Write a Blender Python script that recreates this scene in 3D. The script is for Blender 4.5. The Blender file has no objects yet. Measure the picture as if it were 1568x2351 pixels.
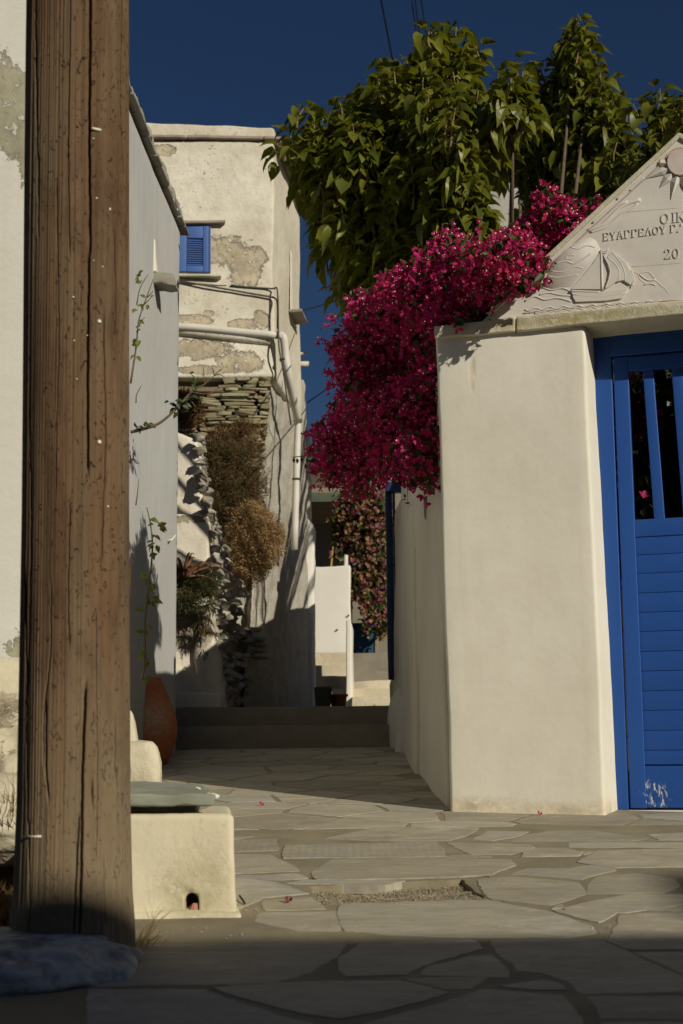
import bpy, bmesh, math, random
import numpy as np
from mathutils import Vector, Matrix, noise
random.seed(7); rng = np.random.default_rng(7)
SC = bpy.context.scene
COL = SC.collection

# ------------------------------------------------------------------ camera, sky, sun, exposure
CZ = 0.78                                   # the camera's height above the paving under it
PITCH, ROLL, FOC = math.radians(9.0), -0.012, 3265.0
C0 = Vector((0, 0, CZ))
_F = Vector((0, math.cos(PITCH), math.sin(PITCH)))
_R0, _U0 = Vector((1, 0, 0)), Vector((0, -math.sin(PITCH), math.cos(PITCH)))
_R = _R0*math.cos(ROLL) + _U0*math.sin(ROLL)
_U = -_R0*math.sin(ROLL) + _U0*math.cos(ROLL)
cam = bpy.data.objects.new('camera', bpy.data.cameras.new('camera'))
COL.objects.link(cam); SC.camera = cam
cam.matrix_world = Matrix(((_R.x, _U.x, -_F.x, C0.x), (_R.y, _U.y, -_F.y, C0.y), (_R.z, _U.z, -_F.z, C0.z), (0, 0, 0, 1)))
cam.data.sensor_fit = 'VERTICAL'; cam.data.sensor_height = 36.0; cam.data.lens = 50.0
cam.data.clip_start = 0.05; cam.data.clip_end = 2000
cam.data.dof.use_dof = True; cam.data.dof.focus_distance = 6.6; cam.data.dof.aperture_fstop = 5.6

SUN_EL, SUN_AZ = math.radians(25.0), (0.640, -0.768)      # sun stands behind the camera, to the right
SUN = Vector((SUN_AZ[0]*math.cos(SUN_EL), SUN_AZ[1]*math.cos(SUN_EL), math.sin(SUN_EL)))
W = bpy.data.worlds.new('World'); SC.world = W; W.use_nodes = True
wn = W.node_tree; wn.nodes.clear()
sky = wn.nodes.new('ShaderNodeTexSky'); sky.sky_type = 'NISHITA'; sky.sun_disc = False
sky.sun_elevation = SUN_EL; sky.sun_rotation = math.atan2(SUN_AZ[0], SUN_AZ[1])
sky.air_density = 1.0; sky.dust_density = 0.15; sky.ozone_density = 4.0
hs = wn.nodes.new('ShaderNodeMix'); hs.data_type = 'RGBA'; hs.blend_type = 'MULTIPLY'; hs.inputs[0].default_value = 1.0
hs.inputs[7].default_value = (0.38, 0.48, 0.62, 1)
wb = wn.nodes.new('ShaderNodeBackground'); wb.inputs['Strength'].default_value = 0.050
wo = wn.nodes.new('ShaderNodeOutputWorld')
wn.links.new(sky.outputs[0], hs.inputs[6]); wn.links.new(hs.outputs[2], wb.inputs['Color']); wn.links.new(wb.outputs[0], wo.inputs['Surface'])
sl = bpy.data.lights.new('sun', 'SUN'); sl.energy = 5.0; sl.angle = math.radians(0.53); sl.color = (1.0, 0.925, 0.77)
so = bpy.data.objects.new('sun', sl); COL.objects.link(so)
so.rotation_euler = SUN.to_track_quat('Z', 'Y').to_euler(); so.location = (6, -8, 9)
SC.view_settings.view_transform = 'Standard'; SC.view_settings.look = 'None'
SC.view_settings.exposure = -0.48; SC.view_settings.gamma = 1.0
SC.cycles.max_bounces = 6; SC.cycles.diffuse_bounces = 3; SC.cycles.transparent_max_bounces = 8

# ------------------------------------------------------------------ surveying helpers: sight lines to world points
def sight(px, py):
    return (_F + _R*((px-784)/FOC) + _U*((1175.5-py)/FOC))
def P(px, py, Y):
    d = sight(px, py); return C0 + d*(Y/d.y)
GP = [(-60, -4.9), (0, -.78), (3.65, -.52), (6.4, -.33), (10.8, -.076), (11.4, -.05), (400, -.05)]
def gz(y):
    for (a, za), (b, zb) in zip(GP, GP[1:]):
        if y <= b: return CZ + za + (zb-za)*(y-a)/(b-a)
    return CZ-.05
def G(px, py):
    d = sight(px, py); lo, hi = 1.0, 60.0
    for _ in range(50):
        m = (lo+hi)/2; p = C0 + d*(m/d.y)
        if p.z > gz(m): lo = m
        else: hi = m
    return C0 + d*(lo/d.y)
F0 = G(1035, 1863); F0.z = 0
FU = Vector((.957, -.29, 0)).normalized(); FN = Vector((.29, .957, 0)).normalized()   # along the gate front, and into it
def onF(px, py, d=0.0):                       # a sight line met with the gate front (or a plane d behind it)
    s = sight(px, py); q = F0 + FN*d
    return C0 + s*((q-C0).dot(FN)/s.dot(FN))
def C5(cx, cy, d=0.0): return onF((1000+cx/2.609)*.97938, (300+cy/2.609)*.97938, d)
def c3(cx, cy): return ((500+cx/1.4242)*.97938, (1850+cy/1.4242)*.97938)

# ------------------------------------------------------------------ object helpers
def tag(o, label=None, cat=None, group=None, kind=None):
    if label: o['label'] = label
    if cat: o['category'] = cat
    if group: o['group'] = group
    if kind: o['kind'] = kind
    return o
def mesh(name, V, Fc, mats, midx=None, smooth=False):
    me = bpy.data.meshes.new(name); me.from_pydata([tuple(v) for v in V], [], Fc)
    if not isinstance(mats, (list, tuple)): mats = [mats]
    for m in mats: me.materials.append(m)
    if midx is not None: me.polygons.foreach_set('material_index', np.asarray(midx, dtype=np.int32))
    if smooth: me.polygons.foreach_set('use_smooth', np.ones(len(me.polygons), dtype=bool))
    me.update(); return me
def link(name, me, parent=None):
    o = bpy.data.objects.new(name, me); COL.objects.link(o)
    if parent is not None:
        o.parent = parent; o.matrix_parent_inverse = Matrix.Translation(-parent.location)
    return o
def obj(name, V, Fc, mats, parent=None, smooth=False, midx=None):
    return link(name, mesh(name, V, Fc, mats, midx, smooth), parent)
def thing(name, label, cat, loc, group=None):
    o = bpy.data.objects.new(name, None); COL.objects.link(o); o.location = Vector(loc); o.empty_display_size = .1
    return tag(o, label, cat, group)
class MB:
    def __init__(s): s.V = []; s.F = []; s.M = []
    def add(s, V, Fc, m=0):
        n = len(s.V); s.V += [tuple(v) for v in V]; s.F += [tuple(i+n for i in f) for f in Fc]; s.M += [m]*len(Fc); return s
    def obj(s, name, mats, parent=None, smooth=False):
        return obj(name, s.V, s.F, mats, parent, smooth, s.M)
def nz(p, f, seed=0.0):
    return noise.noise_vector(Vector((p[0]*f+seed, p[1]*f+seed*1.7, p[2]*f-seed)))
def rbox(b, t, r=.02, seg=.12, amp=.004, freq=2.5, seed=0.0, fine=None):
    """A solid with rounded edges between four bottom and four top points (front-left, front-right, back-right, back-left), its faces gently uneven."""
    b = [Vector(v) for v in b]; t = [Vector(v) for v in t]
    Lx = ((b[1]-b[0]).length+(b[2]-b[3]).length+(t[1]-t[0]).length+(t[2]-t[3]).length)/4
    Ly = ((b[3]-b[0]).length+(b[2]-b[1]).length+(t[3]-t[0]).length+(t[2]-t[1]).length)/4
    Lz = sum((t[i]-b[i]).length for i in range(4))/4
    L = (Lx, Ly, Lz); r = min(r, min(L)*.45)
    def lines(Lk):
        n = max(1, min(160, int(round((Lk-2*r)/seg))))
        a = [0, r*.3, r*.65] + [r+(Lk-2*r)*i/n for i in range(n+1)] + [Lk-r*.65, Lk-r*.3, Lk]
        return a
    g = [lines(k) for k in L]; N = [len(a) for a in g]
    idx = {}; V = []
    def vid(i, j, k):
        key = (i, j, k)
        if key in idx: return idx[key]
        p = Vector((g[0][i], g[1][j], g[2][k]))
        q = Vector([min(max(p[c], r), L[c]-r) for c in range(3)])
        d = p-q
        if d.length > 1e-9: p = q + d.normalized()*r
        u, v, w = p.x/Lx, p.y/Ly, p.z/Lz
        B = (b[0]*(1-u)+b[1]*u)*(1-v)+(b[3]*(1-u)+b[2]*u)*v
        T = (t[0]*(1-u)+t[1]*u)*(1-v)+(t[3]*(1-u)+t[2]*u)*v
        X = B*(1-w)+T*w
        X = X + nz(X, freq, seed)*amp + nz(X, freq*4.1, seed+5)*amp*.35
        idx[key] = len(V); V.append(X); return idx[key]
    Fc = []
    def face(ax, side):
        o1, o2 = [(1, 2), (0, 2), (0, 1)][ax]
        c = 0 if side == 0 else N[ax]-1
        for i in range(N[o1]-1):
            for j in range(N[o2]-1):
                q = []
                for (di, dj) in ((0, 0), (1, 0), (1, 1), (0, 1)):
                    k = [0, 0, 0]; k[ax] = c; k[o1] = i+di; k[o2] = j+dj; q.append(vid(*k))
                if (side == 0) != (ax == 1): q.reverse()
                Fc.append(q)
    for ax in range(3):
        for s in (0, 1): face(ax, s)
    return V, Fc
def RB(name, b, t, m, parent=None, **k):
    V, Fc = rbox(b, t, **k); return obj(name, V, Fc, m, parent, smooth=True)
def bar(p0, p1, ax1, ax2):
    """A straight bar from p0 to p1 with half-extents ax1, ax2."""
    V = [p+a*ax1+c*ax2 for p in (Vector(p0), Vector(p1)) for (a, c) in ((-1, -1), (1, -1), (1, 1), (-1, 1))]
    return V, [(0, 3, 2, 1), (4, 5, 6, 7), (0, 1, 5, 4), (1, 2, 6, 5), (2, 3, 7, 6), (3, 0, 4, 7)]
def catmull(pts, n=6):
    pts = [Vector(p) for p in pts]
    if len(pts) < 3 or n < 2: return pts
    e = [pts[0]*2-pts[1]]+pts+[pts[-1]*2-pts[-2]]; out = []
    for i in range(1, len(e)-2):
        for k in range(n):
            t = k/n; a, b, c, d = e[i-1:i+3]
            out.append(.5*((2*b)+(c-a)*t+(2*a-5*b+4*c-d)*t*t+(3*b-a-3*c+d)*t**3))
    return out+[pts[-1]]
def tube(pts, r, seg=8, n=5, squash=None):
    """A tube of radius r (number or list along the points); squash=(axis, factor) flattens it."""
    P_ = catmull(pts, n); m = len(P_)
    rr = [r]*m if not isinstance(r, (list, tuple)) else [np.interp(i/(m-1)*(len(r)-1), range(len(r)), r) for i in range(m)]
    V = []; Fc = []; up = Vector((.13, .2, 1)).normalized()
    for i, p in enumerate(P_):
        t = (P_[min(i+1, m-1)]-P_[max(i-1, 0)])
        t = t.normalized() if t.length > 1e-9 else Vector((0, 0, 1))
        a = t.cross(up); a = a.normalized() if a.length > 1e-3 else Vector((1, 0, 0)); b = t.cross(a)
        for k in range(seg):
            w = 2*math.pi*k/seg; v = (a*math.cos(w)+b*math.sin(w))*rr[i]
            if squash is not None: v = v - squash[0]*v.dot(squash[0])*(1-squash[1])
            V.append(p+v)
    for i in range(m-1):
        for k in range(seg):
            Fc.append((i*seg+k, i*seg+(k+1) % seg, (i+1)*seg+(k+1) % seg, (i+1)*seg+k))
    Fc.append(tuple(range(seg-1, -1, -1))); Fc.append(tuple((m-1)*seg+k for k in range(seg)))
    return V, Fc
def prism(poly, nrm, h, inset=0.0):
    """A polygon of points raised by h along nrm, its top drawn in by inset."""
    poly = [Vector(p) for p in poly]; n = len(poly); c = sum(poly, Vector())/n
    top = [p+nrm*h+(c-p).normalized()*inset for p in poly]
    V = poly+top; Fc = [tuple(range(n, 2*n))]+[(i, (i+1) % n, n+(i+1) % n, n+i) for i in range(n)]
    return V, Fc
def rock(c, rx, ry, rz, sub=2, amp=.25, seed=0., flat=1.0, freq=1.6):
    bm = bmesh.new(); bmesh.ops.create_icosphere(bm, subdivisions=sub, radius=1)
    for v in bm.verts:
        d = v.co.normalized(); k = 1+amp*noise.noise(d*freq+Vector((seed, seed*.7, -seed)))+amp*.45*noise.noise(d*freq*3+Vector((seed, 3, seed)))
        q = d*k
        q = Vector([math.copysign(min(abs(a), .82*flat+.18*abs(a)), a) if abs(a) > .82*flat else a for a in q])
        v.co = Vector((c[0]+q.x*rx, c[1]+q.y*ry, c[2]+q.z*rz))
    V = [v.co.copy() for v in bm.verts]; Fc = [[v.index for v in f.verts] for f in bm.faces]
    bm.free(); return V, Fc
def instances_mesh(name, bases, mats_list, mat_slots):
    """Join many placed copies of the base meshes (V, F, M) into one mesh."""
    Vs = []; loops = []; sizes = []; mi = []; off = 0
    for bi, (V, Fc, M) in enumerate(bases):
        ms = mats_list[bi]
        if not len(ms): continue
        A = np.array([[v[0], v[1], v[2], 1.] for v in V]).T
        T = np.array(ms)                                   # n,4,4
        W_ = (T @ A)[:, :3, :].transpose(0, 2, 1)          # n,nv,3
        Vs.append(W_.reshape(-1, 3)); nv = len(V); n = len(ms)
        fl = np.concatenate([np.array(f) for f in Fc]); fs = np.array([len(f) for f in Fc])
        loops.append((fl[None, :]+(np.arange(n)*nv)[:, None]+off).reshape(-1)); sizes.append(np.tile(fs, n)); mi.append(np.tile(np.array(M), n)); off += nv*n
    Vs = np.concatenate(Vs); loops = np.concatenate(loops); sizes = np.concatenate(sizes); mi = np.concatenate(mi)
    me = bpy.data.meshes.new(name); me.vertices.add(len(Vs)); me.vertices.foreach_set('co', Vs.astype(np.float32).ravel())
    me.loops.add(len(loops)); me.loops.foreach_set('vertex_index', loops.astype(np.int32))
    me.polygons.add(len(sizes)); st = np.concatenate([[0], np.cumsum(sizes)[:-1]])
    me.polygons.foreach_set('loop_start', st.astype(np.int32)); me.polygons.foreach_set('material_index', mi.astype(np.int32))
    for m in mat_slots: me.materials.append(m)
    me.update(calc_edges=True); return me
def frame_mat(pos, y, z, s=1.0):
    """Placement whose local +Y points along y and +Z near z."""
    y = y.normalized(); x = y.cross(z)
    x = x.normalized() if x.length > 1e-5 else Vector((1, 0, 0)); z = x.cross(y)
    return Matrix(((x.x*s, y.x*s, z.x*s, pos.x), (x.y*s, y.y*s, z.y*s, pos.y), (x.z*s, y.z*s, z.z*s, pos.z), (0, 0, 0, 1)))
def scatter(parent, part, stuff, bases, placed, mat_slots, n_parts=300):
    """The n_parts placements nearest the viewer become parts, the rest one mass."""
    placed.sort(key=lambda q: (q[1].translation-C0).length if len(q) < 3 else q[2])
    mes = [mesh(part, V, Fc, mat_slots, M) for (V, Fc, M) in bases]
    for q in placed[:n_parts]:
        o = link(part, mes[q[0]], parent); o.matrix_basis = q[1]
    rest = placed[n_parts:]
    if rest:
        ml = [[q[1] for q in rest if q[0] == k] for k in range(len(bases))]
        o = link(stuff, instances_mesh(stuff, bases, ml, mat_slots), parent); o['kind'] = 'stuff'

# ------------------------------------------------------------------ materials
class NT:
    def __init__(s, name):
        s.m = bpy.data.materials.new(name); s.m.use_nodes = True; s.t = s.m.node_tree; s.n = s.t.nodes; s.l = s.t.links
        s.bsdf = s.n['Principled BSDF']; tc = s.n.new('ShaderNodeTexCoord'); s.co = tc.outputs['Object']
    def map(s, sc):
        m = s.n.new('ShaderNodeMapping'); s.l.new(s.co, m.inputs[0]); m.inputs['Scale'].default_value = sc; return m.outputs[0]
    def noise(s, scale, detail=4, rough=.6, co=None, dist=0.):
        x = s.n.new('ShaderNodeTexNoise'); x.inputs['Scale'].default_value = scale; x.inputs['Detail'].default_value = detail
        x.inputs['Roughness'].default_value = rough; x.inputs['Distortion'].default_value = dist; s.l.new(co or s.co, x.inputs['Vector']); return x.outputs[0]
    def voro(s, scale, co=None, feature='F1', rnd=1.):
        x = s.n.new('ShaderNodeTexVoronoi'); x.feature = feature; x.inputs['Scale'].default_value = scale; s.l.new(co or s.co, x.inputs['Vector']); x.inputs['Randomness'].default_value = rnd; return x.outputs[0]
    def math(s, op, a, b=None, c=None):
        x = s.n.new('ShaderNodeMath'); x.operation = op
        for i, v in enumerate((a, b, c)):
            if v is None: continue
            if isinstance(v, (int, float)): x.inputs[i].default_value = v
            else: s.l.new(v, x.inputs[i])
        return x.outputs[0]
    def rng(s, v, a, b, c=0., d=1.):
        x = s.n.new('ShaderNodeMapRange'); s.l.new(v, x.inputs[0])
        for i, k in enumerate((a, b, c, d)): x.inputs[i+1].default_value = k
        return x.outputs[0]
    def mix(s, f, a, b, mode='MIX'):
        x = s.n.new('ShaderNodeMix'); x.data_type = 'RGBA'; x.blend_type = mode
        for i, v in ((0, f), (6, a), (7, b)):
            if isinstance(v, (int, float)): x.inputs[i].default_value = v
            elif isinstance(v, tuple): x.inputs[i].default_value = (*v, 1) if len(v) == 3 else v
            else: s.l.new(v, x.inputs[i])
        return x.outputs[2]
    def blob(s, c, r, amt=.9, nscale=6., soft=.12, co=None):
        """Mask with a ragged edge round point c, radii r."""
        a = s.n.new('ShaderNodeVectorMath'); a.operation = 'SUBTRACT'; s.l.new(s.co, a.inputs[0]); a.inputs[1].default_value = tuple(c)
        d = s.n.new('ShaderNodeVectorMath'); d.operation = 'DIVIDE'; s.l.new(a.outputs[0], d.inputs[0]); d.inputs[1].default_value = r
        e = s.n.new('ShaderNodeVectorMath'); e.operation = 'LENGTH'; s.l.new(d.outputs[0], e.inputs[0])
        nn = s.math('ADD', s.math('MULTIPLY', s.noise(nscale, 8, .72, None, .6), .75), s.math('MULTIPLY', s.noise(nscale*3.3, 6, .7), .25)); v = s.math('ADD', e.outputs[1], s.math('MULTIPLY', s.math('SUBTRACT', nn, .5), amt*3.2))
        return s.rng(v, 1.0-soft, 1.0+soft, 1., 0.)
    def out(s, col, rough=.85, bump=None, bstr=.3, bdist=.01, spec=.3, bump2=None, b2=.3, d2=.003):
        if isinstance(col, tuple): s.bsdf.inputs['Base Color'].default_value = (*col, 1)
        else: s.l.new(col, s.bsdf.inputs['Base Color'])
        if isinstance(rough, (int, float)): s.bsdf.inputs['Roughness'].default_value = rough
        else: s.l.new(rough, s.bsdf.inputs['Roughness'])
        s.bsdf.inputs['Specular IOR Level'].default_value = spec
        prev = None
        for h, st, di in ((bump, bstr, bdist), (bump2, b2, d2)):
            if h is None: continue
            b = s.n.new('ShaderNodeBump'); b.inputs['Strength'].default_value = st; b.inputs['Distance'].default_value = di; s.l.new(h, b.inputs['Height'])
            if prev: s.l.new(prev, b.inputs['Normal'])
            prev = b.outputs[0]
        if prev: s.l.new(prev, s.bsdf.inputs['Normal'])
        return s.m
def plaster(name, col, dirt=(.36, .30, .2), dirtamt=.25, patches=(), pcol=(.33, .27, .18), bumps=.5, bscale=14., specks=0., streak=0., extra=None, coarse=.5, soft=.06):
    t = NT(name)
    n1 = t.noise(1.3, 5, .6); n2 = t.noise(11, 6, .7)
    c = t.mix(t.rng(n1, .35, .75, 0, dirtamt), col, dirt)
    c = t.mix(t.rng(n2, .45, .8, 0, dirtamt*.6), c, dirt)
    if streak:
        s = t.noise(1.0, 5, .65, t.map((14, 14, .55))); c = t.mix(t.rng(s, .5, .8, 0, streak), c, dirt)
    h = t.noise(bscale, 6, .6)
    if specks:
        v = t.noise(38, 3, .6); a = t.noise(2.2, 3, .6)
        m = t.math('MULTIPLY', t.rng(v, .62, .68, 0, 1), t.rng(a, .45, .65, 0, specks)); c = t.mix(m, c, (.12, .10, .07))
    if patches:
        m = None
        for q in patches:
            b = t.blob(*q[:2], *(q[2:] if len(q) > 2 else ()), soft=soft); m = b if m is None else t.math('MAXIMUM', m, b)
        pn = t.rng(t.noise(8, 7, .7), .35, .65); pc = t.mix(pn, tuple(min(1, k*1.18) for k in pcol), tuple(k*.72 for k in pcol)); fl = t.rng(t.noise(17, 6, .7), .57, .60, 1, 0); m = t.math('MULTIPLY', m, t.math('MAXIMUM', fl, .25)); c = t.mix(m, c, pc)
        h = t.math('SUBTRACT', h, t.math('MULTIPLY', m, .9))
    if extra: c = extra(t, c)
    return t.out(c, .9, h, bumps, .012, .2, t.noise(bscale*6, 4, .6), coarse, .003)
def simple(name, a, b, scale=8, rough=.8, bumps=.3, bscale=30, bd=.004, spec=.3, stretch=None):
    t = NT(name); co = t.map(stretch) if stretch else None
    return t.out(t.mix(t.rng(t.noise(scale, 5, .6, co), .3, .7), a, b), rough, t.noise(bscale, 5, .6, co), bumps, bd, spec)
def leafy(name, a, b, rough=.45, trans=.25, spec=.5, tcol=None, patch=None):
    t = NT(name); gi = t.n.new('ShaderNodeNewGeometry'); oi = t.n.new('ShaderNodeObjectInfo')
    r = t.math('FRACT', t.math('ADD', gi.outputs['Random Per Island'], oi.outputs['Random']))
    c = t.mix(r, a, b); c = t.mix(t.rng(t.noise(22, 3), .3, .8, 0, .35), c, tuple(k*.6 for k in a))
    if patch:
        pn = t.n.new('ShaderNodeTexNoise'); pn.inputs['Scale'].default_value = 3.2; pn.inputs['Detail'].default_value = 3; t.l.new(gi.outputs['Position'], pn.inputs[0]); c = t.mix(t.rng(pn.outputs[0], .44, .62, 0, .75), c, patch)
    m = t.out(c, rough, spec=spec)
    tr = t.n.new('ShaderNodeBsdfTranslucent'); t.l.new(t.mix(.5, c, tcol) if tcol else c, tr.inputs[0]); ms = t.n.new('ShaderNodeMixShader'); ms.inputs[0].default_value = trans
    t.l.new(t.bsdf.outputs[0], ms.inputs[1]); t.l.new(tr.outputs[0], ms.inputs[2]); t.l.new(ms.outputs[0], t.n['Material Output'].inputs[0])
    return m
# ------------------------------------------------------------------ ground and paving
Zv = Vector((0, 0, 1))
M_mortar = simple('mortar', (.20, .172, .115), (.30, .26, .17), 5, .95, .6, 60, .004)
M_earth = simple('earth', (.17, .13, .08), (.26, .20, .13), 4, .95, .8, 30, .01)
M_grit = simple('grit', (.20, .17, .11), (.34, .29, .20), 60, .95, .9, 120, .006)
def stone_mat(name, a, b, ribs=False):
    t = NT(name); oi = t.n.new('ShaderNodeObjectInfo')
    n1 = t.noise(3, 5, .65, t.map((1, 2.6, 1)), .6); c = t.mix(t.rng(n1, .3, .7), a, b)
    c = t.mix(t.rng(t.noise(14, 7, .75, t.map((1, 3, 1))), .45, .7, 0, .5), c, (.22, .19, .13)); c = t.mix(t.rng(t.noise(2.2, 4, .7), .52, .7, 0, .45), c, (.27, .285, .28)); c = t.mix(t.rng(t.noise(1.0, 6, .72, t.map((3, 26, 1)), 1.5), .52, .68, 0, .5), c, (.21, .185, .135)); c = t.mix(t.rng(t.noise(34, 5, .75), .60, .70, 0, .6), c, (.15, .13, .095)); c = t.mix(t.rng(t.noise(4.5, 6, .7, None, .5), .58, .66, 0, .45), c, (.58, .53, .42))
    g = t.math('ADD', t.math('MULTIPLY', oi.outputs['Random'], .42), .78)
    gg = t.n.new('ShaderNodeCombineColor'); [t.l.new(g, gg.inputs[i]) for i in range(3)]
    c = t.mix(1.0, c, gg.outputs[0], 'MULTIPLY')
    c = t.mix(t.rng(oi.outputs['Random'], .55, 1, 0, .35), c, (.24, .25, .24))
    h = t.noise(9, 6, .6)
    if ribs:
        w = t.n.new('ShaderNodeTexWave'); w.inputs['Scale'].default_value = 11; w.inputs['Distortion'].default_value = .6; w.inputs['Detail'].default_value = 2; t.l.new(t.co, w.inputs[0])
        c = t.mix(t.rng(w.outputs[1], .2, .9, .12, 0), c, (.16, .145, .12)); h = t.math('ADD', h, t.math('MULTIPLY', w.outputs[1], .08))
    return t.out(c, .78, h, .45, .006, .35, t.noise(70, 5, .6), .35, .002)
M_stone = stone_mat('paving_stone', (.50, .445, .325), (.33, .30, .225))
M_stone_ribbed = stone_mat('ribbed_paving_stone', (.44, .395, .29), (.34, .31, .23), True)
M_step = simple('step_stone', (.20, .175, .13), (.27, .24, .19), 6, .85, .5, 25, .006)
# the terrain as one sheet, under everything
xs = [-300, -40, -8, -3, -1.5, 0, 1.5, 3, 8, 40, 300]; ys = [-60, -10, -3, 0, 1.8, 3.65, 6.4, 8.5, 10.8, 11.4, 16, 30, 80, 400]
V = [(x, y, gz(y)-.05) for y in ys for x in xs]; nx = len(xs)
Fc = [(j*nx+i, j*nx+i+1, (j+1)*nx+i+1, (j+1)*nx+i) for j in range(len(ys)-1) for i in range(nx-1)]
tag(obj('ground', V, Fc, M_earth), kind='structure')
# mortar bed of the paving, with the pit of a missing stone left open
pit = [G(*c3(*q)) for q in ((345, 382), (905, 360), (828, 297), (318, 322))]   # near-left, near-right, far-right, far-left
def gp(x, y, dz=0.): return Vector((x, y, gz(y)+dz))
def strip(y0, y1, x0, x1, dz=-.002, n=1):
    V = []; Fc = []; yy = sorted(set([y0, y1]+[y for y in (3.65, 6.4, 10.8) if y0 < y < y1]))
    for y in yy: V += [gp(x0, y, dz), gp(x1, y, dz)]
    for i in range(len(yy)-1): Fc.append((2*i, 2*i+1, 2*i+3, 2*i+2))
    return V, Fc
pavement = MB()
pya, pyb = min(p.y for p in pit)-.05, max(p.y for p in pit)+.05; pxa, pxb = min(p.x for p in pit)-.05, max(p.x for p in pit)+.05
pavement.add(*strip(-6, pya, -5, 6)); pavement.add(*strip(pyb, 10.85, -5, 6)); pavement.add(*strip(pya, pyb, -5, pxa)); pavement.add(*strip(pya, pyb, pxb, 6))
o4 = [gp(pxa, pya, -.0035), gp(pxb, pya, -.0035), gp(pxb, pyb, -.0035), gp(pxa, pyb, -.0035)]
i4 = [Vector((p.x, p.y, gz(p.y)-.0035)) for p in pit]
for k in range(4):
    e = []; m = 14
    for j in range(m+1):                       # ragged inner edge
        w = j/m; q = i4[k]*(1-w)+i4[(k+1) % 4]*w; e.append(q+nz(q, 22)*.012*(0 if j in (0, m) else 1))
        e[-1].z = q.z
    V = [o4[k], o4[(k+1) % 4]]+e; Fc = [(0, 1, 2+m)+tuple(range(1+m, 1, -1))]
    pavement.add(V, Fc)
    W_ = [q.copy() for q in e]+[q-Zv*.05 for q in e]
    pavement.add(W_, [(j, j+1, j+2+m, j+1+m) for j in range(m)])
pavement = tag(pavement.obj('pavement', M_mortar), kind='structure')
g0 = MB(); gc = sum(i4, Vector())/4
n_ = 26; gv = []; gf = []
for j in range(n_+1):
    for i in range(n_+1):
        u, v = i/n_, j/n_; q = (i4[0]*(1-u)+i4[1]*u)*(1-v)+(i4[3]*(1-u)+i4[2]*u)*v
        q = gc+(q-gc)*1.05; gv.append(q+Zv*(-.028+.016*noise.noise(q*9)+.018*(1-v)))
for j in range(n_):
    for i in range(n_): gf.append((j*(n_+1)+i, j*(n_+1)+i+1, (j+1)*(n_+1)+i+1, (j+1)*(n_+1)+i))
g0.add(gv, gf)
for k in range(5200):                           # loose grit lying in it
    u, v = random.random(), random.random(); q = (i4[0]*(1-u)+i4[1]*u)*(1-v)+(i4[3]*(1-u)+i4[2]*u)*v
    q = q+Zv*(-.025+.016*noise.noise(q*9)+.018*(1-v)); s = random.uniform(.0012, .0042)
    a = [Vector((random.uniform(.6, 1)*s*math.cos(t_+k), random.uniform(.6, 1)*s*math.sin(t_+k), 0)) for t_ in (0, 2.1, 4.2)]
    g0.add([q+a[0], q+a[1], q+a[2], q+Zv*s*random.uniform(.6, 1.2)], [(0, 1, 3), (1, 2, 3), (2, 0, 3)], 1 if k % 7 == 0 else 0)
M_grit2 = simple('pale_grit', (.5, .45, .34), (.38, .3, .2), 90, .9)
g0 = g0.obj('gravel', [M_grit, M_grit2]); tag(g0, kind='stuff')

def paving_stone(poly, m, k, grow=0.0):
    """poly: ground points (x, y). An irregular slab edge, bevelled, its top a few millimetres proud of the mortar."""
    E = []; n = len(poly)
    for i in range(n):
        a, b = Vector(poly[i]), Vector(poly[(i+1) % n]); L = (b-a).length; c = max(1, int(L/.022))
        for j in range(c):
            q = a.lerp(b, j/c); w = noise.noise_vector(Vector((q.x*9, q.y*9, k)))*.009+noise.noise_vector(Vector((q.x*34, q.y*34, k)))*.006
            E.append(Vector((q.x+w.x, q.y+w.y)))
    area = sum(E[i].x*E[(i+1) % len(E)].y-E[(i+1) % len(E)].x*E[i].y for i in range(len(E)))
    if area < 0: E.reverse()
    n = len(E)
    E = [E[i]+Vector(((E[(i+1) % n]-E[i-1]).normalized().y, -(E[(i+1) % n]-E[i-1]).normalized().x))*grow for i in range(n)]
    dz = random.uniform(-.0008, .0014); tx, ty = random.uniform(-.002, .002), random.uniform(-.0015, .0015)
    c = sum(E, Vector((0, 0)))/n; V = []
    def ring(off, z):
        for i in range(n):
            t = (E[(i+1) % n]-E[i-1]); t = t.normalized() if t.length > 0 else Vector((1, 0)); q = E[i]+Vector((-t.y, t.x))*off
            V.append((q.x, q.y, gz(q.y)+z+dz+tx*(q.x-c.x)+ty*(q.y-c.y)))
    ring(0, -.03); ring(0, -.0010); ring(.0035, .0)
    Fc = [(r*n+i, r*n+(i+1) % n, (r+1)*n+(i+1) % n, (r+1)*n+i) for r in (0, 1) for i in range(n)]
    Fc.append(tuple(range(2*n, 3*n)))
    return obj('paving_stone', V, Fc, m, pavement)
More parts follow.
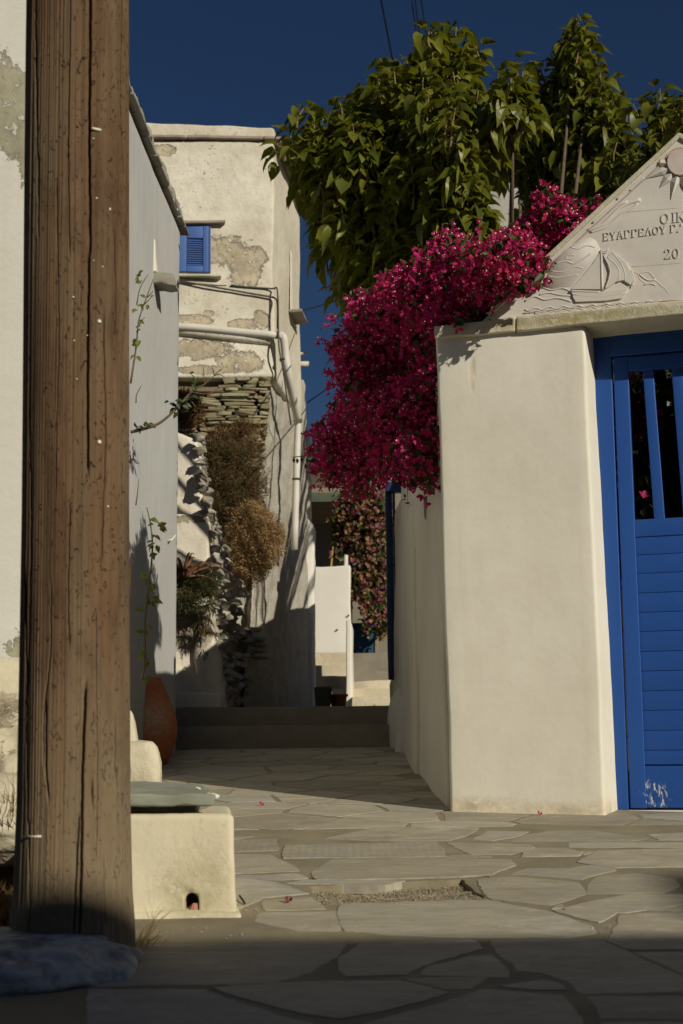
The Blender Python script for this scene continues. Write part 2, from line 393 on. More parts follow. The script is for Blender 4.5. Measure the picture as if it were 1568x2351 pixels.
HAND = [   # outlines of the large stones in the open part of the lane, in a crop of the survey
 [(-420,522),(0,520),(440,515),(402,560),(310,610),(190,644),(-420,654)],
 [(490,517),(868,505),(882,530),(800,555),(690,590),(640,617),(450,622),(430,600),(440,560)],
 [(865,556),(930,553),(976,590),(977,626),(700,619),(720,590)],
 [(930,507),(1000,503),(1290,505),(1640,660),(1640,671),(1235,681),(1190,640),(1110,611),(1022,606),(1010,580),(960,545)],
 [(1405,543),(1660,543),(1660,640),(1590,622)],
 [(1330,505),(1372,418),(1660,408),(1660,532),(1395,535)],
 [(-10,662),(330,641),(500,640),(618,640),(788,680),(700,705),(560,743),(420,768),(300,748),(110,702)],
 [(642,630),(912,630),(850,667),(780,667)],
 [(-420,668),(-28,668),(60,706),(180,745),(330,778),(330,860),(-420,860)],
 [(850,681),(900,667),(1160,686),(1190,720),(1245,800),(1255,860),(480,860),(500,783),(600,756),(740,716)],
 [(958,657),(1095,636),(1150,650),(1168,669),(1000,661)],
 [(1258,692),(1660,690),(1660,766),(1302,764)],
 [(1300,777),(1660,777),(1660,860),(1320,860)],
 [(430,386),(800,371),(920,371),(1100,406),(1258,455),(1266,478),(1180,491),(800,491),(560,480),(442,470),(425,420)],
 [(160,412),(412,406),(415,470),(280,470),(148,440)],
 [(172,372),(318,361),(372,399),(182,401)],
 [(332,280),(400,236),(700,229),(978,236),(1003,250),(930,284),(828,290),(600,297),(350,301)],
 [(244,187),(740,176),(772,224),(236,229)],
 [(-60,172),(205,166),(211,203),(-60,212)],
 [(382,164),(550,127),(880,130),(840,154),(780,170),(600,172)],
 [(782,177),(1055,185),(1070,193),(990,217),(860,217)],
 [(872,166),(920,140),(1048,142),(1000,159),(930,171)],
 [(1042,208),(1225,208),(1214,222),(1030,224)],
 [(1052,150),(1120,140),(1280,138),(1438,164),(1400,171),(1000,172)],
 [(1222,244),(1290,205),(1660,197),(1660,256),(1340,261)],
 [(882,301),(1000,291),(1220,311),(1238,349),(1120,385),(935,364),(912,345)],
 [(1262,310),(1290,290),(1420,281),(1540,300),(1555,320),(1500,344),(1250,348)],
 [(1172,396),(1380,353),(1660,351),(1660,368),(1420,404),(1380,411),(1180,400)],
 [(1142,403),(1338,412),(1290,444),(1210,425)],
 [(1450,401),(1660,384),(1660,404)],
 [(60,216),(190,218),(284,271),(70,281)],
 [(1190,178),(1660,177),(1660,192),(1195,193)],
 [(1460,152),(1660,140),(1660,168),(1490,168)],
 [(1190,265),(1310,245),(1335,270),(1280,284),(1225,300),(1060,286)],
 [(-300,300),(80,294),(200,310),(310,345),(160,362),(60,405),(-300,405)],
]
for k, h in enumerate(HAND):
    paving_stone([G(*c3(*q)).xy for q in h], M_stone_ribbed if k in (17, 18) else M_stone, k, .004 if G(*c3(*h[0])).y < 3.7 else .009)
# small pieces filling the wider joints
for k, h in enumerate([[(575, 318), (640, 304), (300, 302), (250, 312)], [(1000, 283), (1050, 262), (1180, 262), (1190, 268), (1060, 284)], [(1085, 195), (1180, 196), (1215, 205), (1020, 205)], [(60, 288), (280, 281), (315, 296), (210, 303), (85, 292)],
    [(1232, 213), (1245, 206), (1283, 206), (1240, 218)], [(790, 220), (855, 219), (930, 226), (780, 226)], [(1145, 391), (1170, 384), (1168, 396), (1140, 399)], [(-60, 168), (70, 166), (130, 158), (-60, 155)]]):
    paving_stone([G(*c3(*q)).xy for q in h], M_stone, 60+k, .004)
# the rest of the paving: irregular cells
def cells(x0, x1, y0, y1, sx, sy, gap, keep, ymin=None, seed=3):
    r = random.Random(seed); S = []
    for j in range(int((y1-y0)/sy)+3):
        for i in range(int((x1-x0)/sx)+3):
            S.append(Vector((x0-sx+(i+.5*(j % 2)+r.uniform(-.38, .38))*sx, y0-sy+(j+r.uniform(-.38, .38))*sy)))
    for s in S:
        if not keep(s): continue
        poly = [Vector((s.x-1, s.y-1)), Vector((s.x+1, s.y-1)), Vector((s.x+1, s.y+1)), Vector((s.x-1, s.y+1))]
        cuts = [((s+q)/2-(q-s).normalized()*gap/2, (q-s).normalized()) for q in S if q is not s and (q-s).length < 2]
        if ymin is not None: cuts.append((Vector((0, ymin)), Vector((0, -1))))
        cuts.append((Vector((0, 10.83)), Vector((0, 1))))
        for p, n in cuts:
            out = []
            for i in range(len(poly)):
                a, b = poly[i], poly[(i+1) % len(poly)]; da, db = (a-p).dot(n), (b-p).dot(n)
                if da <= 0: out.append(a)
                if da*db < 0: out.append(a.lerp(b, da/(da-db)))
            poly = out
            if len(poly) < 3: break
        if len(poly) < 3: continue
        if sum(poly[i].x*poly[(i+1) % len(poly)].y-poly[(i+1) % len(poly)].x*poly[i].y for i in range(len(poly)))/2 < .012: continue
        yield poly
ytop = min(G(*c3(800, 126)).y, 6.3)
k = 100
for poly in cells(-1.5, 3.0, 5.5, 11.2, .46, .34, .024, lambda s: s.y > ytop-.3 and (s.x < .5 or (s-F0.xy).dot(FN.xy) < .02), ytop):
    if all(q.y <= ytop+.05 for q in poly): continue
    paving_stone(poly, M_stone, k); k += 1
# two slate-faced steps across the lane
def step(y0, y1, z0, z1, x0, x1, name='step'):
    V, Fc = rbox([(x0, y0, z0), (x1, y0, z0), (x1, y1, z0), (x0, y1, z0)], [(x0, y0, z1), (x1, y0, z1), (x1, y1, z1), (x0, y1, z1)], .008, .1, .004)
    o = obj(name, V, Fc, M_step, None, True)
    return tag(o, kind='structure')
a = P(400, 1668, 10.82); b_ = P(917, 1664, 10.82)
step(10.82, 11.25, .5, (a.z+b_.z)/2, a.x-.25, b_.x)
a = P(400, 1625, 11.2); b_ = P(904, 1620, 11.2); ZL = (a.z+b_.z)/2
step(11.2, 11.62, .5, ZL, a.x-.25, b_.x+.01)
V = [(-1.6, 11.6, ZL-.005), (.9, 11.6, ZL-.005), (.9, 22, ZL-.005), (-1.6, 22, ZL-.005)]
tag(obj('upper_pavement', V, [(0, 1, 2, 3)], M_step), kind='structure')

# ------------------------------------------------------------------ gate front: pillars, lintel, pediment, gate
M_white = plaster('gate_plaster', (.80, .77, .675), (.54, .46, .31), .34, bumps=.22, bscale=5, streak=.25, coarse=.22,
    patches=((G(1250, 1750)+Vector((0, -.05, .12)), (.35, .2, .14), .9), (onF(1083, 830), (.012, .1, .10), .5), (onF(1050, 1850), (.3, .2, .03), 1.2), (onF(1300, 1860), (.4, .2, .03), 1.2)), pcol=(.66, .58, .43), soft=.6)
M_lane = plaster('lane_wall_plaster', (.68, .64, .54), (.40, .34, .24), .35, bumps=.5, bscale=6)
M_slate = simple('slate', (.30, .28, .22), (.19, .18, .15), 7, .8, .6, 22, .008)
def marble_extra(t, c):
    n = t.noise(2.2, 4, .6, None, 1.5); c = t.mix(t.rng(n, .45, .62, 0, .45), c, (.56, .54, .53))
    return t.mix(t.rng(t.noise(5, 5, .7), .5, .75, 0, .35), c, (.50, .42, .31))
M_marble = plaster('marble', (.72, .68, .61), (.52, .44, .33), .2, bumps=.06, bscale=20, extra=marble_extra, coarse=.15)
M_stain = simple('stained_marble', (.42, .31, .22), (.56, .46, .36), 14, .8, .1, 30)
M_pinkish = simple('rosy_marble', (.58, .47, .42), (.66, .57, .51), 20, .6, .1, 60)
M_lintel = plaster('lintel_stone', (.64, .59, .45), (.42, .40, .30), .5, bumps=.5, bscale=18, specks=.4, patches=((onF(1330, 735)+Zv*.0, (.35, .2, .022), 1.0, 18), ), pcol=(.46, .40, .22), soft=.6)
dD = .22                                                   # the gate leaf stands this far behind the front
bl, br = onF(1035, 1868), onF(1391, 1871); tl, tr = onF(1001, 768), onF(1340, 745)
bbr, btr = onF(1428, 1870, dD+.02), onF(1366, 772, dD+.02)
gate = thing('gateway', 'whitewashed gateway with carved marble pediment reading ΟΙΚ and ΕΥΑΓΓΕΛΟΥ over a blue gate', 'gateway', (F0.x, F0.y, gz(F0.y)))
LW = .34
def sink(p, z=None): return Vector((p.x, p.y, gz(p.y)-.04 if z is None else z))
bl_b, tl_b = Vector((.50, bl.y+LW, 0)), Vector((tl.x+.05, tl.y+LW, tl.z))
RB('pillar', [sink(bl), sink(br), sink(bbr+FN*.10), sink(bl_b)], [tl, tr, btr+FN*.10, tl_b], M_white, gate, r=.016, seg=.05, amp=.006, freq=1.8)
ap = C5(1545, 60); tA = (ap-F0).dot(FU)                    # apex of the pediment: the front's axis
def mir(p):                                                # mirror a front point about the axis
    s = (p-F0).dot(FU); return p+FU*(2*(tA+.03-s))
RB('pillar', [sink(mir(br)), sink(mir(bl)), sink(mir(bl)+FN*LW), sink(mir(bbr+FN*.1))], [mir(tr), mir(tl), mir(tl)+FN*LW, mir(btr+FN*.1)], M_white, gate, r=.03, seg=.09, amp=.006, freq=1.8)
# lintel slab in two lengths with a crack between
LT = [(50, 1219), (370, 1176), (543, 1148), (620, 1139), (1000, 1098), (1568, 1055)]; LBt = [(55, 1290), (370, 1259), (543, 1241), (620, 1236), (1000, 1200), (1568, 1137)]
def slab(p0, p1, q0, q1, depth, m, name, par, r=.008, proud=.028, **k):
    a, b, c, d = C5(*p0, -proud), C5(*p1, -proud), C5(*q0, -proud), C5(*q1, -proud)
    return RB(name, [a, b, b+FN*depth, a+FN*depth], [c, d, d+FN*depth, c+FN*depth], m, par, r=r, **k)
slab((48, 1290), (537, 1243), (46, 1217), (537, 1150), .40, M_lintel, 'lintel_slab', gate, seg=.05, amp=.005, freq=7)
a, b, c, d = C5(543, 1242, -.03), C5(1568, 1137, -.03), C5(543, 1149, -.03), C5(1568, 1056, -.03)
def ext(p, q, t): return p+(q-p)*t
b2, d2 = ext(a, b, 2.35), ext(c, d, 2.35); d2.z = d.z+(d.z-c.z)*.0+.004; b2.z = b.z+.004
RB('lintel_slab', [a, b2, b2+FN*.40, a+FN*.40], [c, d2, d2+FN*.40, c+FN*.40], M_lintel, gate, r=.010, seg=.05, amp=.004, freq=7)
# pediment slab with mouldings
pb = [(330, 1168), (1568, 1056)]
pA, pB = C5(*pb[0]), C5(*pb[1]); pR = mir(pA); pTop = C5(1543, 66)
base_z = lambda p: p
pw = .07
def onFz(s, z, d=0.): return Vector((F0.x+FU.x*s+FN.x*d, F0.y+FU.y*s+FN.y*d, z))
sA = (pA-F0).dot(FU); sR = 2*(tA+.03)-sA; zA = pA.z+.012; zT = pTop.z; sT = (pTop-F0).dot(FU)
slabV = [onFz(sA, zA-.03), onFz(sR, zA-.02), onFz(sT, zT)]
ped, pf = prism([v+FN*pw for v in slabV], -FN, pw)
pediment = obj('pediment', ped, pf, M_marble, gate)
mo = MB()
def moulding(s0, z0, s1, z1, w, h, d0=-.012):
    a, b = onFz(s0, z0, d0), onFz(s1, z1, d0); t = (b-a).normalized(); nn = t.cross(FN); 
    if nn.z > 0: nn = -nn
    A = [a+nn*w+FN*.1, b+nn*w+FN*.1, b+FN*.1, a+FN*.1]
    return rbox([a+nn*w, b+nn*w, b+nn*w+FN*.09, a+nn*w+FN*.09], [a, b, b+FN*.09, a+FN*.09], .005, .04, .0022, 9)
q0 = C5(722, 822); s0, z0 = (q0-F0).dot(FU), q0.z
mo.add(*moulding(s0, z0+.022, sT, zT+.026, .022, 0))
mo.add(*moulding(sT+.004, zT+.026, sR, zA+.02, .022, 0))
q1, q2 = C5(375, 1150), C5(575, 965)
mo.add(*moulding((q1-F0).dot(FU), q1.z+.012, (q2-F0).dot(FU), q2.z+.014, .020, 0))
mo.obj('edge_moulding', M_lintel, pediment, True)
# inner fillet, stained
t_ = MB()
for (A, B) in (((760, 840), (1545, 118)),):
    t_.add(*tube([C5(*A, -.001), C5((A[0]+B[0])/2, (A[1]+B[1])/2, -.001), C5(*B, -.001)], .0035, 6, 4))
t_.add(*tube([C5(*q, -.001) for q in ((1568, 1051), (1300, 1068), (1000, 1092), (700, 1122), (590, 1135))], .0025, 6, 4))
t_.obj('fillet', M_stain, pediment, True)
sq = (FN, .55)
def ridge(mb, pts, r=.004, m=0, d=0., n=5): mb.add(*tube([C5(*q, d) for q in pts], r, 6, n, sq), m)
def plate(mb, pts, h, m=0, inset=.002): mb.add(*prism([C5(*q) for q in pts], -FN, h, inset), m)
# carved sun
sunp = MB(); cc = (1552, 216)
for k in range(14):
    an = math.radians(90-11+k*25.7); R1, R2 = 84, (225 if k % 2 else 190)
    ca, sa = math.cos(an), math.sin(an)
    while R2 > 105 and cc[1]+sa*R2 < 66+abs(cc[0]+ca*R2-1548)*.918+22: R2 -= 6
    if R2 <= 125: continue
    def pt(r, w): return (cc[0]+ca*r-sa*w, cc[1]+sa*r+ca*w)
    plate(sunp, [pt(R1-6, -22), pt(min(R1+40, R2-10), -28), pt(R2+7, 0), pt(min(R1+40, R2-10), 28), pt(R1-6, 22)], .003, 1)
    for sg in (-1, 1):
        A = [C5(*pt(R1, 0), -.012), C5(*pt(R1, 17*sg), -.004), C5(*pt(R1+38, 22*sg), -.004), C5(*pt(R2, 0), -.004), C5(*pt(R1+40, 0), -.014)]
        sunp.add(A, [(0, 1, 2, 4), (4, 2, 3)], 0)
sunp.obj('sun_petals', [M_marble, M_stain], pediment)
dv = MB(); plate(dv, [(cc[0]+math.cos(i*.2094)*95, cc[1]+math.sin(i*.2094)*95) for i in range(30)], .005, 1, 0)
plate(dv, [(cc[0]+math.cos(i*.2094)*86, cc[1]+math.sin(i*.2094)*86) for i in range(30)], .016, 0, .006)
dv.obj('sun_disc', [M_pinkish, M_stain], pediment)
# carved boat
bt = MB()
plate(bt, [(888, 1008), (1000, 1010), (1120, 1000), (1232, 984), (1222, 1012), (1195, 1045), (1100, 1060), (912, 1066), (896, 1040)], .009)
bt.obj('hull', M_marble, pediment)
bt = MB(); plate(bt, [(1060, 765), (1064, 990), (884, 990), (960, 900), (1020, 830)], .007); bt.obj('sail', M_marble, pediment)
bt = MB(); plate(bt, [(1080, 775), (1105, 790), (1135, 757), (1180, 790), (1225, 830), (1253, 880), (1262, 930), (1248, 962), (1205, 935), (1160, 945), (1110, 980), (1088, 990), (1110, 930), (1118, 880), (1105, 830)], .0085); bt.obj('sail', M_marble, pediment)
bt = MB(); ridge(bt, [(1068, 745), (1070, 870), (1074, 992)], .0055, d=-.006); ridge(bt, [(878, 996), (970, 1000), (1062, 1003)], .0045, d=-.008)
for q in ([(1135, 760), (1190, 830), (1215, 900), (1212, 935)], [(1105, 790), (1160, 840), (1180, 890), (1172, 940)], [(1080, 775), (1118, 850), (1120, 905), (1092, 985)],
          [(1253, 870), (1268, 925), (1258, 968)], [(892, 1020), (1050, 1032), (1225, 1005)], [(1070, 750), (1090, 755), (1110, 738), (1100, 760), (1075, 765)]): ridge(bt, q, .0028, 0, -.008)
bt.obj('mast', [M_marble, M_stain], pediment, True)
sea = MB()
for j in range(4):
    y0 = 1074+j*14
    ridge(sea, [(600+j*30+i*26, y0+(1200-(600+i*26))*.062-12*0+8*math.sin(i*1.9+j*2)-(i*26)*.0) for i in range(int((1480-600-j*30)/26))], .0042, 0, -.001, 3)
for (A, rr) in (([(640, 1000), (700, 975), (760, 990), (830, 980), (885, 1000)], .004), ([(600, 1060), (660, 1030), (720, 1050), (800, 1040), (885, 1060)], .0045), ([(690, 1020), (750, 1008), (820, 1022), (880, 1025)], .0035),
    ([(830, 905), (855, 900), (880, 920)], .003), ([(790, 940), (815, 915), (830, 930), (850, 920), (880, 935)], .003), ([(880, 875), (905, 862), (918, 878), (935, 866), (955, 880)], .003),
    ([(1330, 960), (1365, 952), (1400, 960)], .003), ([(1300, 895), (1350, 930), (1400, 930)], .003)): ridge(sea, A, rr, 0, -.001)
sea.obj('carved_sea', [M_marble, M_stain], pediment, True)
hill_ = MB()
plate(hill_, [(752, 870), (770, 815), (850, 745), (900, 705), (950, 690), (1000, 668), (1035, 690), (1062, 740), (1040, 800), (985, 860), (930, 920), (880, 970), (780, 985), (700, 975), (730, 920)], .004, 0, .003)
for (A, rr) in (([(790, 830), (850, 815), (900, 830), (960, 800), (1010, 765)], .005), ([(760, 875), (830, 880), (900, 850), (960, 860)], .004), ([(740, 905), (800, 915), (870, 905), (930, 900)], .004),
    ([(880, 730), (930, 740), (980, 720), (1030, 730)], .004), ([(860, 780), (900, 775), (890, 800), (850, 800), (860, 780)], .004),
    ):
    hr = MB(); ridge(hr, A, rr*.8, 0, -.0035); hr.obj('carved_ridge', M_marble, pediment, True)
hill_.obj('carved_mountain', M_marble, pediment, True)
for A in ([(1268, 880), (1290, 888), (1355, 882), (1385, 905), (1405, 935), (1445, 970), (1480, 1010)], [(1290, 890), (1310, 930), (1360, 960)], [(1360, 885), (1390, 920), (1440, 975)]):
    hb = MB(); ridge(hb, A, .0022, 0, .0); hb.obj('carved_islet', M_marble, pediment, True)
rb_ = MB(); rg_ = MB()
for (A, rr) in (([(985, 630), (1060, 600), (1110, 560), (1170, 500), (1230, 465), (1310, 440)], .009), ([(1000, 640), (1080, 615), (1130, 585), (1190, 530), (1260, 490), (1290, 462)], .007),
    ([(1010, 585), (1090, 520), (1150, 480), (1230, 450)], .006), ([(1160, 440), (1230, 380), (1300, 330), (1370, 300)], .006), ([(1240, 385), (1290, 340), (1330, 305)], .005)): ridge(rb_, A, rr, 0, .001)
for A in ([(1205, 520), (1300, 508), (1568, 488)], [(1255, 850), (1400, 838), (1568, 826)]):
    rg_ = MB(); ridge(rg_, A, .0018, 1, .0005); rg_.obj('ruled_line', [M_marble, M_stain], pediment, True)
rb_.obj('carved_ribbon', [M_marble, M_stain], pediment, True); None
# raised lettering
M_stain2 = simple('dusty_marble', (.60, .54, .45), (.66, .61, .53), 14, .8, .1, 30)
GL = {'Ο': [[(.5+.42*math.cos(a*.5236), .5+.5*math.sin(a*.5236)) for a in range(13)]], 'Ι': [[(.5, 0), (.5, 1)], [(.28, 0), (.72, 0)], [(.28, 1), (.72, 1)]],
 'Κ': [[(.18, 0), (.18, 1)], [(.85, 1), (.2, .45)], [(.38, .58), (.9, 0)], [(.02, 0), (.34, 0)], [(.02, 1), (.34, 1)], [(.74, 0), (1, 0)], [(.7, 1), (.98, 1)]],
 'Ε': [[(.2, 0), (.2, 1)], [(.05, 0), (.85, 0), (.88, .2)], [(.05, 1), (.82, 1), (.85, .8)], [(.2, .52), (.62, .52)]],
 'Υ': [[(.5, 0), (.5, .48)], [(.1, 1), (.5, .45), (.9, 1)], [(.32, 0), (.68, 0)], [(-.02, 1), (.26, 1)], [(.74, 1), (1.02, 1)]],
 'Α': [[(.1, 0), (.5, 1), (.9, 0)], [(.27, .36), (.73, .36)], [(0, 0), (.24, 0)], [(.74, 0), (1.02, 0)]],
 'Γ': [[(.22, 0), (.22, 1)], [(.06, 1), (.86, 1), (.88, .76)], [(.04, 0), (.42, 0)]],
 'Λ': [[(.1, 0), (.5, 1), (.9, 0)], [(0, 0), (.24, 0)], [(.74, 0), (1.02, 0)]],
 '.': [[(.1, 0), (.24, 0), (.24, .08), (.1, .08)]], '΄': [[(.3, 1.05), (.2, .8)]],
 '2': [[(.1, .75), (.25, .97), (.6, 1), (.82, .8), (.75, .55), (.1, 0), (.85, 0), (.9, .2)]],
 '0': [[(.5+.36*math.cos(a*.5236), .5+.5*math.sin(a*.5236)) for a in range(13)]]}
def letter(ch, x, y, w, h, sl, st=.13):
    mb = MB()
    for line in GL[ch]:
        for (a0, b0), (a1, b1) in zip(line, line[1:]):
            horiz = abs(b1-b0) < .05; th = st*(.55 if horiz else 1)*h*.5
            X0, Y0, X1, Y1 = x+a0*w, y-b0*h+sl*a0*w, x+a1*w, y-b1*h+sl*a1*w
            dx, dy = X1-X0, Y1-Y0; L = math.hypot(dx, dy) or 1; ex, ey = dx/L*th*.5, dy/L*th*.5; nx_, ny_ = -dy/L*th, dx/L*th
            for (ho, m, gr) in ((.0012, 1, 1.3), (.0042, 0, 1.0)):
                mb.add(*prism([C5(X0-ex+nx_*gr, Y0-ey+ny_*gr), C5(X1+ex+nx_*gr, Y1+ey+ny_*gr), C5(X1+ex-nx_*gr, Y1+ey-ny_*gr), C5(X0-ex-nx_*gr, Y0-ey-ny_*gr)], -FN, ho), m)
    mb.obj('letter', [M_marble, M_stain2], pediment)
for i, ch in enumerate('ΟΙΚ'): letter(ch, (1432, 1494, 1530)[i], (586, 579, 575)[i], 52 if ch != 'Ι' else 36, 58, -.11)
xx = 1080
for i, ch in enumerate('ΕΥΑΓΓΕΛΟΥ'): letter(ch, xx, 690-(xx-1080)*.122, 37, 45, -.12); xx += 43.5
letter('Γ', 1490, 640, 36, 45, -.12); letter('.', 1530, 636, 40, 45, -.1); letter('΄', 1552, 634, 20, 45, -.1)
letter('2', 1455, 800, 42, 56, -.08); letter('0', 1503, 797, 44, 56, -.08)

# blue gate leaf and frame
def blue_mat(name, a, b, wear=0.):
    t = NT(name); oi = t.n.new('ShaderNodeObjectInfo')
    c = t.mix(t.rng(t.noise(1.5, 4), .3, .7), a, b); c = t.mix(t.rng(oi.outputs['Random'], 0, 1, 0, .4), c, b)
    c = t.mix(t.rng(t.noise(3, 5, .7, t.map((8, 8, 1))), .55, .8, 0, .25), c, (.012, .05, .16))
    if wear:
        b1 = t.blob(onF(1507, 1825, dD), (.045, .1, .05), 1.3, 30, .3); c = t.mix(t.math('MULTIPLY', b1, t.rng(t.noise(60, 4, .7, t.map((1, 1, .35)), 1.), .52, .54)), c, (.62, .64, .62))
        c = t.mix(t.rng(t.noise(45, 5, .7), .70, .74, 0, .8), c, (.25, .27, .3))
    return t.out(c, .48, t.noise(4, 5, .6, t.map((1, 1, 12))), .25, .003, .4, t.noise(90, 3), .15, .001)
M_blue = blue_mat('blue_paint', (.012, .066, .285), (.016, .078, .32), 1)
M_blue2 = blue_mat('shutter_blue', (.045, .11, .34), (.055, .13, .38))
M_black = simple('black', (.006, .006, .006), (.012, .011, .01))
def dq(px, py, d=0.): return onF(px, py, dD+d)
door = thing('gate', 'blue wooden gate with open vertical bars above and horizontal boards below', 'gate', dq(1480, 1868))
sH = lambda p: (p-F0).dot(FU)
def dbox(name, s0, s1, z0, z1, d0, d1, m=M_blue, par=None, r=.004, amp=.0008, s0t=None, s1t=None):
    """A board of the gate: along the front s0..s1, height z0..z1, depth d0..d1 behind the gate plane."""
    s0t = s0 if s0t is None else s0t; s1t = s1 if s1t is None else s1t
    f = lambda s, z, d: onFz(s, z, dD+d)
    return RB(name, [f(s0, z0, d0), f(s1, z0, d0), f(s1, z0, d1), f(s0, z0, d1)], [f(s0t, z1, d0), f(s1t, z1, d0), f(s1t, z1, d1), f(s0t, z1, d1)], m, par, r=r, seg=.25, amp=amp, freq=5)
z_ = lambda px, py: dq(px, py).z
sJ, sJt = sH(dq(1421, 1868))-.02, sH(dq(1362, 780))-.02
sF, sFt = sH(dq(1445, 1866)), sH(dq(1405, 825))
sI, sIt = sH(dq(1485, 1866)), sH(dq(1442, 850))
zB = z_(1445, 1862)
zTop = z_(1405, 775)+.02; zR = z_(1410, 820)
def lerp(a, b, t): return a+(b-a)*t
def sx(b, t, z): return lerp(b, t, (z-zB)/(zR-zB))
axis2 = 2*(tA+.03+ (sF-sFt)*.5)
dbox('frame', sJ, sF-.003, zB, zTop, -.004, .07, par=door, s0t=sJt, s1t=sx(sF, sFt, zTop)-.003)
dbox('frame', sFt-.01, axis2-sFt, zR+.004, zTop+.003, -.0065, .068, par=door)
dbox('frame', axis2-sF+.003, axis2-sJ, zB, zTop, -.004, .07, par=door)
zOB, zRB = z_(1470, 1192), z_(1470, 1232)
zOT = z_(1450, 851)
dbox('stile', sF+.004, sI, zB+.012, zR, .004, .045, par=door, s0t=sFt+.004, s1t=sIt)
dbox('stile', axis2-sI, axis2-sF-.004, zB+.012, zR, .004, .045, par=door)
dbox('rail', sIt-.01, axis2-sI+.01, zOT, zR-.002, .0065, .043, par=door)
dbox('rail', sx(sI, sIt, zOB)-.004, axis2-sI, zRB, zOB, .007, .043, par=door)
for (a0, a1) in ((1486, 1510.5), (1552.5, 1579), (1620, 1646)):
    s0, s1 = sH(dq(a0, 1000)), sH(dq(a1, 1000))
    dbox('bar', s0+.012, s1+.012, zOB-.01, zOT+.01, .010, .036, par=door, s0t=s0-.008, s1t=s1-.008)
yb = [1233, 1274, 1317, 1362, 1407, 1451, 1497, 1542, 1588, 1633, 1679, 1725, 1758]
for ya, yc in zip(yb, yb[1:]):
    za, zc = z_(1500, ya-2), z_(1500, yc-2)
    last = ya == 1725
    dbox('board', sx(sI, sIt, zc)-.004, axis2-sI, zc+.0007, za-.0007, .012-(.002 if last else 0), .036, par=door, r=.0025)
dbox('gap_blocker', sI-.02, axis2-sI+.02, zB+.014, zRB+.02, .0375, .044, par=door)  # added panel that stops the lit yard showing through board gaps
dbox('bottom_panel', sI-.002, axis2-sI, zB+.014, z_(1500, 1757)-.003, .009, .036, par=door)
th = MB(); th.add(*rbox([onFz(sF, zB-.02, dD-.02), onFz(axis2-sF, zB-.02, dD-.02), onFz(axis2-sF, zB-.02, dD+.1), onFz(sF, zB-.02, dD+.1)], [onFz(sF, zB+.004, dD-.02), onFz(axis2-sF, zB+.004, dD-.02), onFz(axis2-sF, zB+.004, dD+.1), onFz(sF, zB+.004, dD+.1)], .004, .3, .001))
th.obj('threshold', simple('pale_marble', (.72, .72, .70), (.62, .61, .58)), gate, True)
# ------------------------------------------------------------------ right-hand lane wall
def quadbox(name, pts, z0, z1, m, par=None, **k):          # pts: four (x, y); z0, z1 numbers or four numbers
    z0 = [z0]*4 if not isinstance(z0, (list, tuple)) else z0; z1 = [z1]*4 if not isinstance(z1, (list, tuple)) else z1
    return RB(name, [(p[0], p[1], z) for p, z in zip(pts, z0)], [(p[0], p[1], z) for p, z in zip(pts, z1)], m, par, **k)
lane = thing('lane_wall', 'shaded whitewashed wall running back along the right side of the lane', 'wall', (.6, 9, gz(9)))
V, Fc = rbox([(.455, 6.62, gz(6.6)-.1), (.72, 6.62, gz(6.6)-.1), (.72, 8.5, gz(8.5)-.1), (.435, 8.5, gz(8.5)-.1)], [(.475, 6.62, 2.50), (.72, 6.62, 2.50), (.72, 8.5, 2.5), (.445, 8.5, 2.5)], .03, .1, .014, 1.6)
obj('wall', V, Fc, M_lane, lane, True)
V, Fc = rbox([(.40, 8.4, gz(8.4)-.1), (.8, 8.4, gz(8.4)-.1), (.8, 12.4, gz(11.2)-.1), (.42, 12.4, gz(11.2)-.1)], [(.455, 8.4, 2.62), (.8, 8.4, 2.62), (.8, 12.4, 2.75), (.475, 12.4, 2.75)], .03, .12, .02, 1.3, 3)
obj('wall', V, Fc, M_lane, lane, True)
V, Fc = rbox([(.475, 12.6, .6), (.8, 12.6, .6), (.8, 14.1, .6), (.475, 14.1, .6)], [(.475, 12.6, 2.8), (.8, 12.6, 2.8), (.8, 14.1, 2.75), (.475, 14.1, 2.75)], .04, .15, .012)
obj('wall', V, Fc, M_lane, lane, True)  # hidden stretch, added to cast shade on the old house's lane side
# swollen plaster foot where the steps meet the wall
b0 = P(918, 1700, 10.3); mb = MB()
V, Fc = rbox([(.34, 10.2, .4), (.6, 10.2, .4), (.6, 13.0, .4), (.36, 13.0, .4)], [(.43, 10.2, P(930, 1590, 10.2).z), (.6, 10.2, 1.35), (.6, 13.0, 1.5), (.43, 13.0, P(905, 1545, 12.5).z)], .08, .08, .03, 3, 9)
obj('wall_foot', V, Fc, M_lane, lane, True)
V, Fc = rock((.50, 11.0, P(900, 1680, 11.0).z), .17, .75, .42, 3, .12, 4); obj('wall_foot', V, Fc, M_lane, lane, True)
c = P(981, 1168, 7.6); V, Fc = rock((c.x+.02, c.y, c.z), .045, .05, .085, 3, .2, 7, .85); obj('projecting_stone', V, Fc, M_slate, lane, True)
# yard behind the gate and wall: a white house with its side to the tree
M_white_far = plaster('far_plaster', (.76, .72, .64), bumps=.4, streak=.1)
yard = thing('house', 'white house glimpsed in the gaps between the tree crown and the pink flowers', 'house', (3.5, 14, .7))
quadbox('wall', [(P(1112, 500, 21).x, 21), (P(1300, 500, 20.5).x, 20.5), (5, 27), (2.6, 27)], .3, P(1150, 392, 21).z, M_white_far, yard, r=.05, seg=.4, amp=.02)
bw = thing('wall', 'whitewashed front wall carrying on to the right of the gate', 'wall', (3, 5.6, .4))
q_ = F0+FU*(2*(tA+.03)); RB('wall_face', [sink(q_+FU*.02), sink(q_+FU*4), sink(q_+FU*4+FN*.3), sink(q_+FU*.02+FN*.3)], [p+Zv*(1.95+gz(6)) for p in (q_+FU*.02, q_+FU*4, q_+FU*4+FN*.3, q_+FU*.02+FN*.3)], M_white, bw, r=.04, seg=.2)

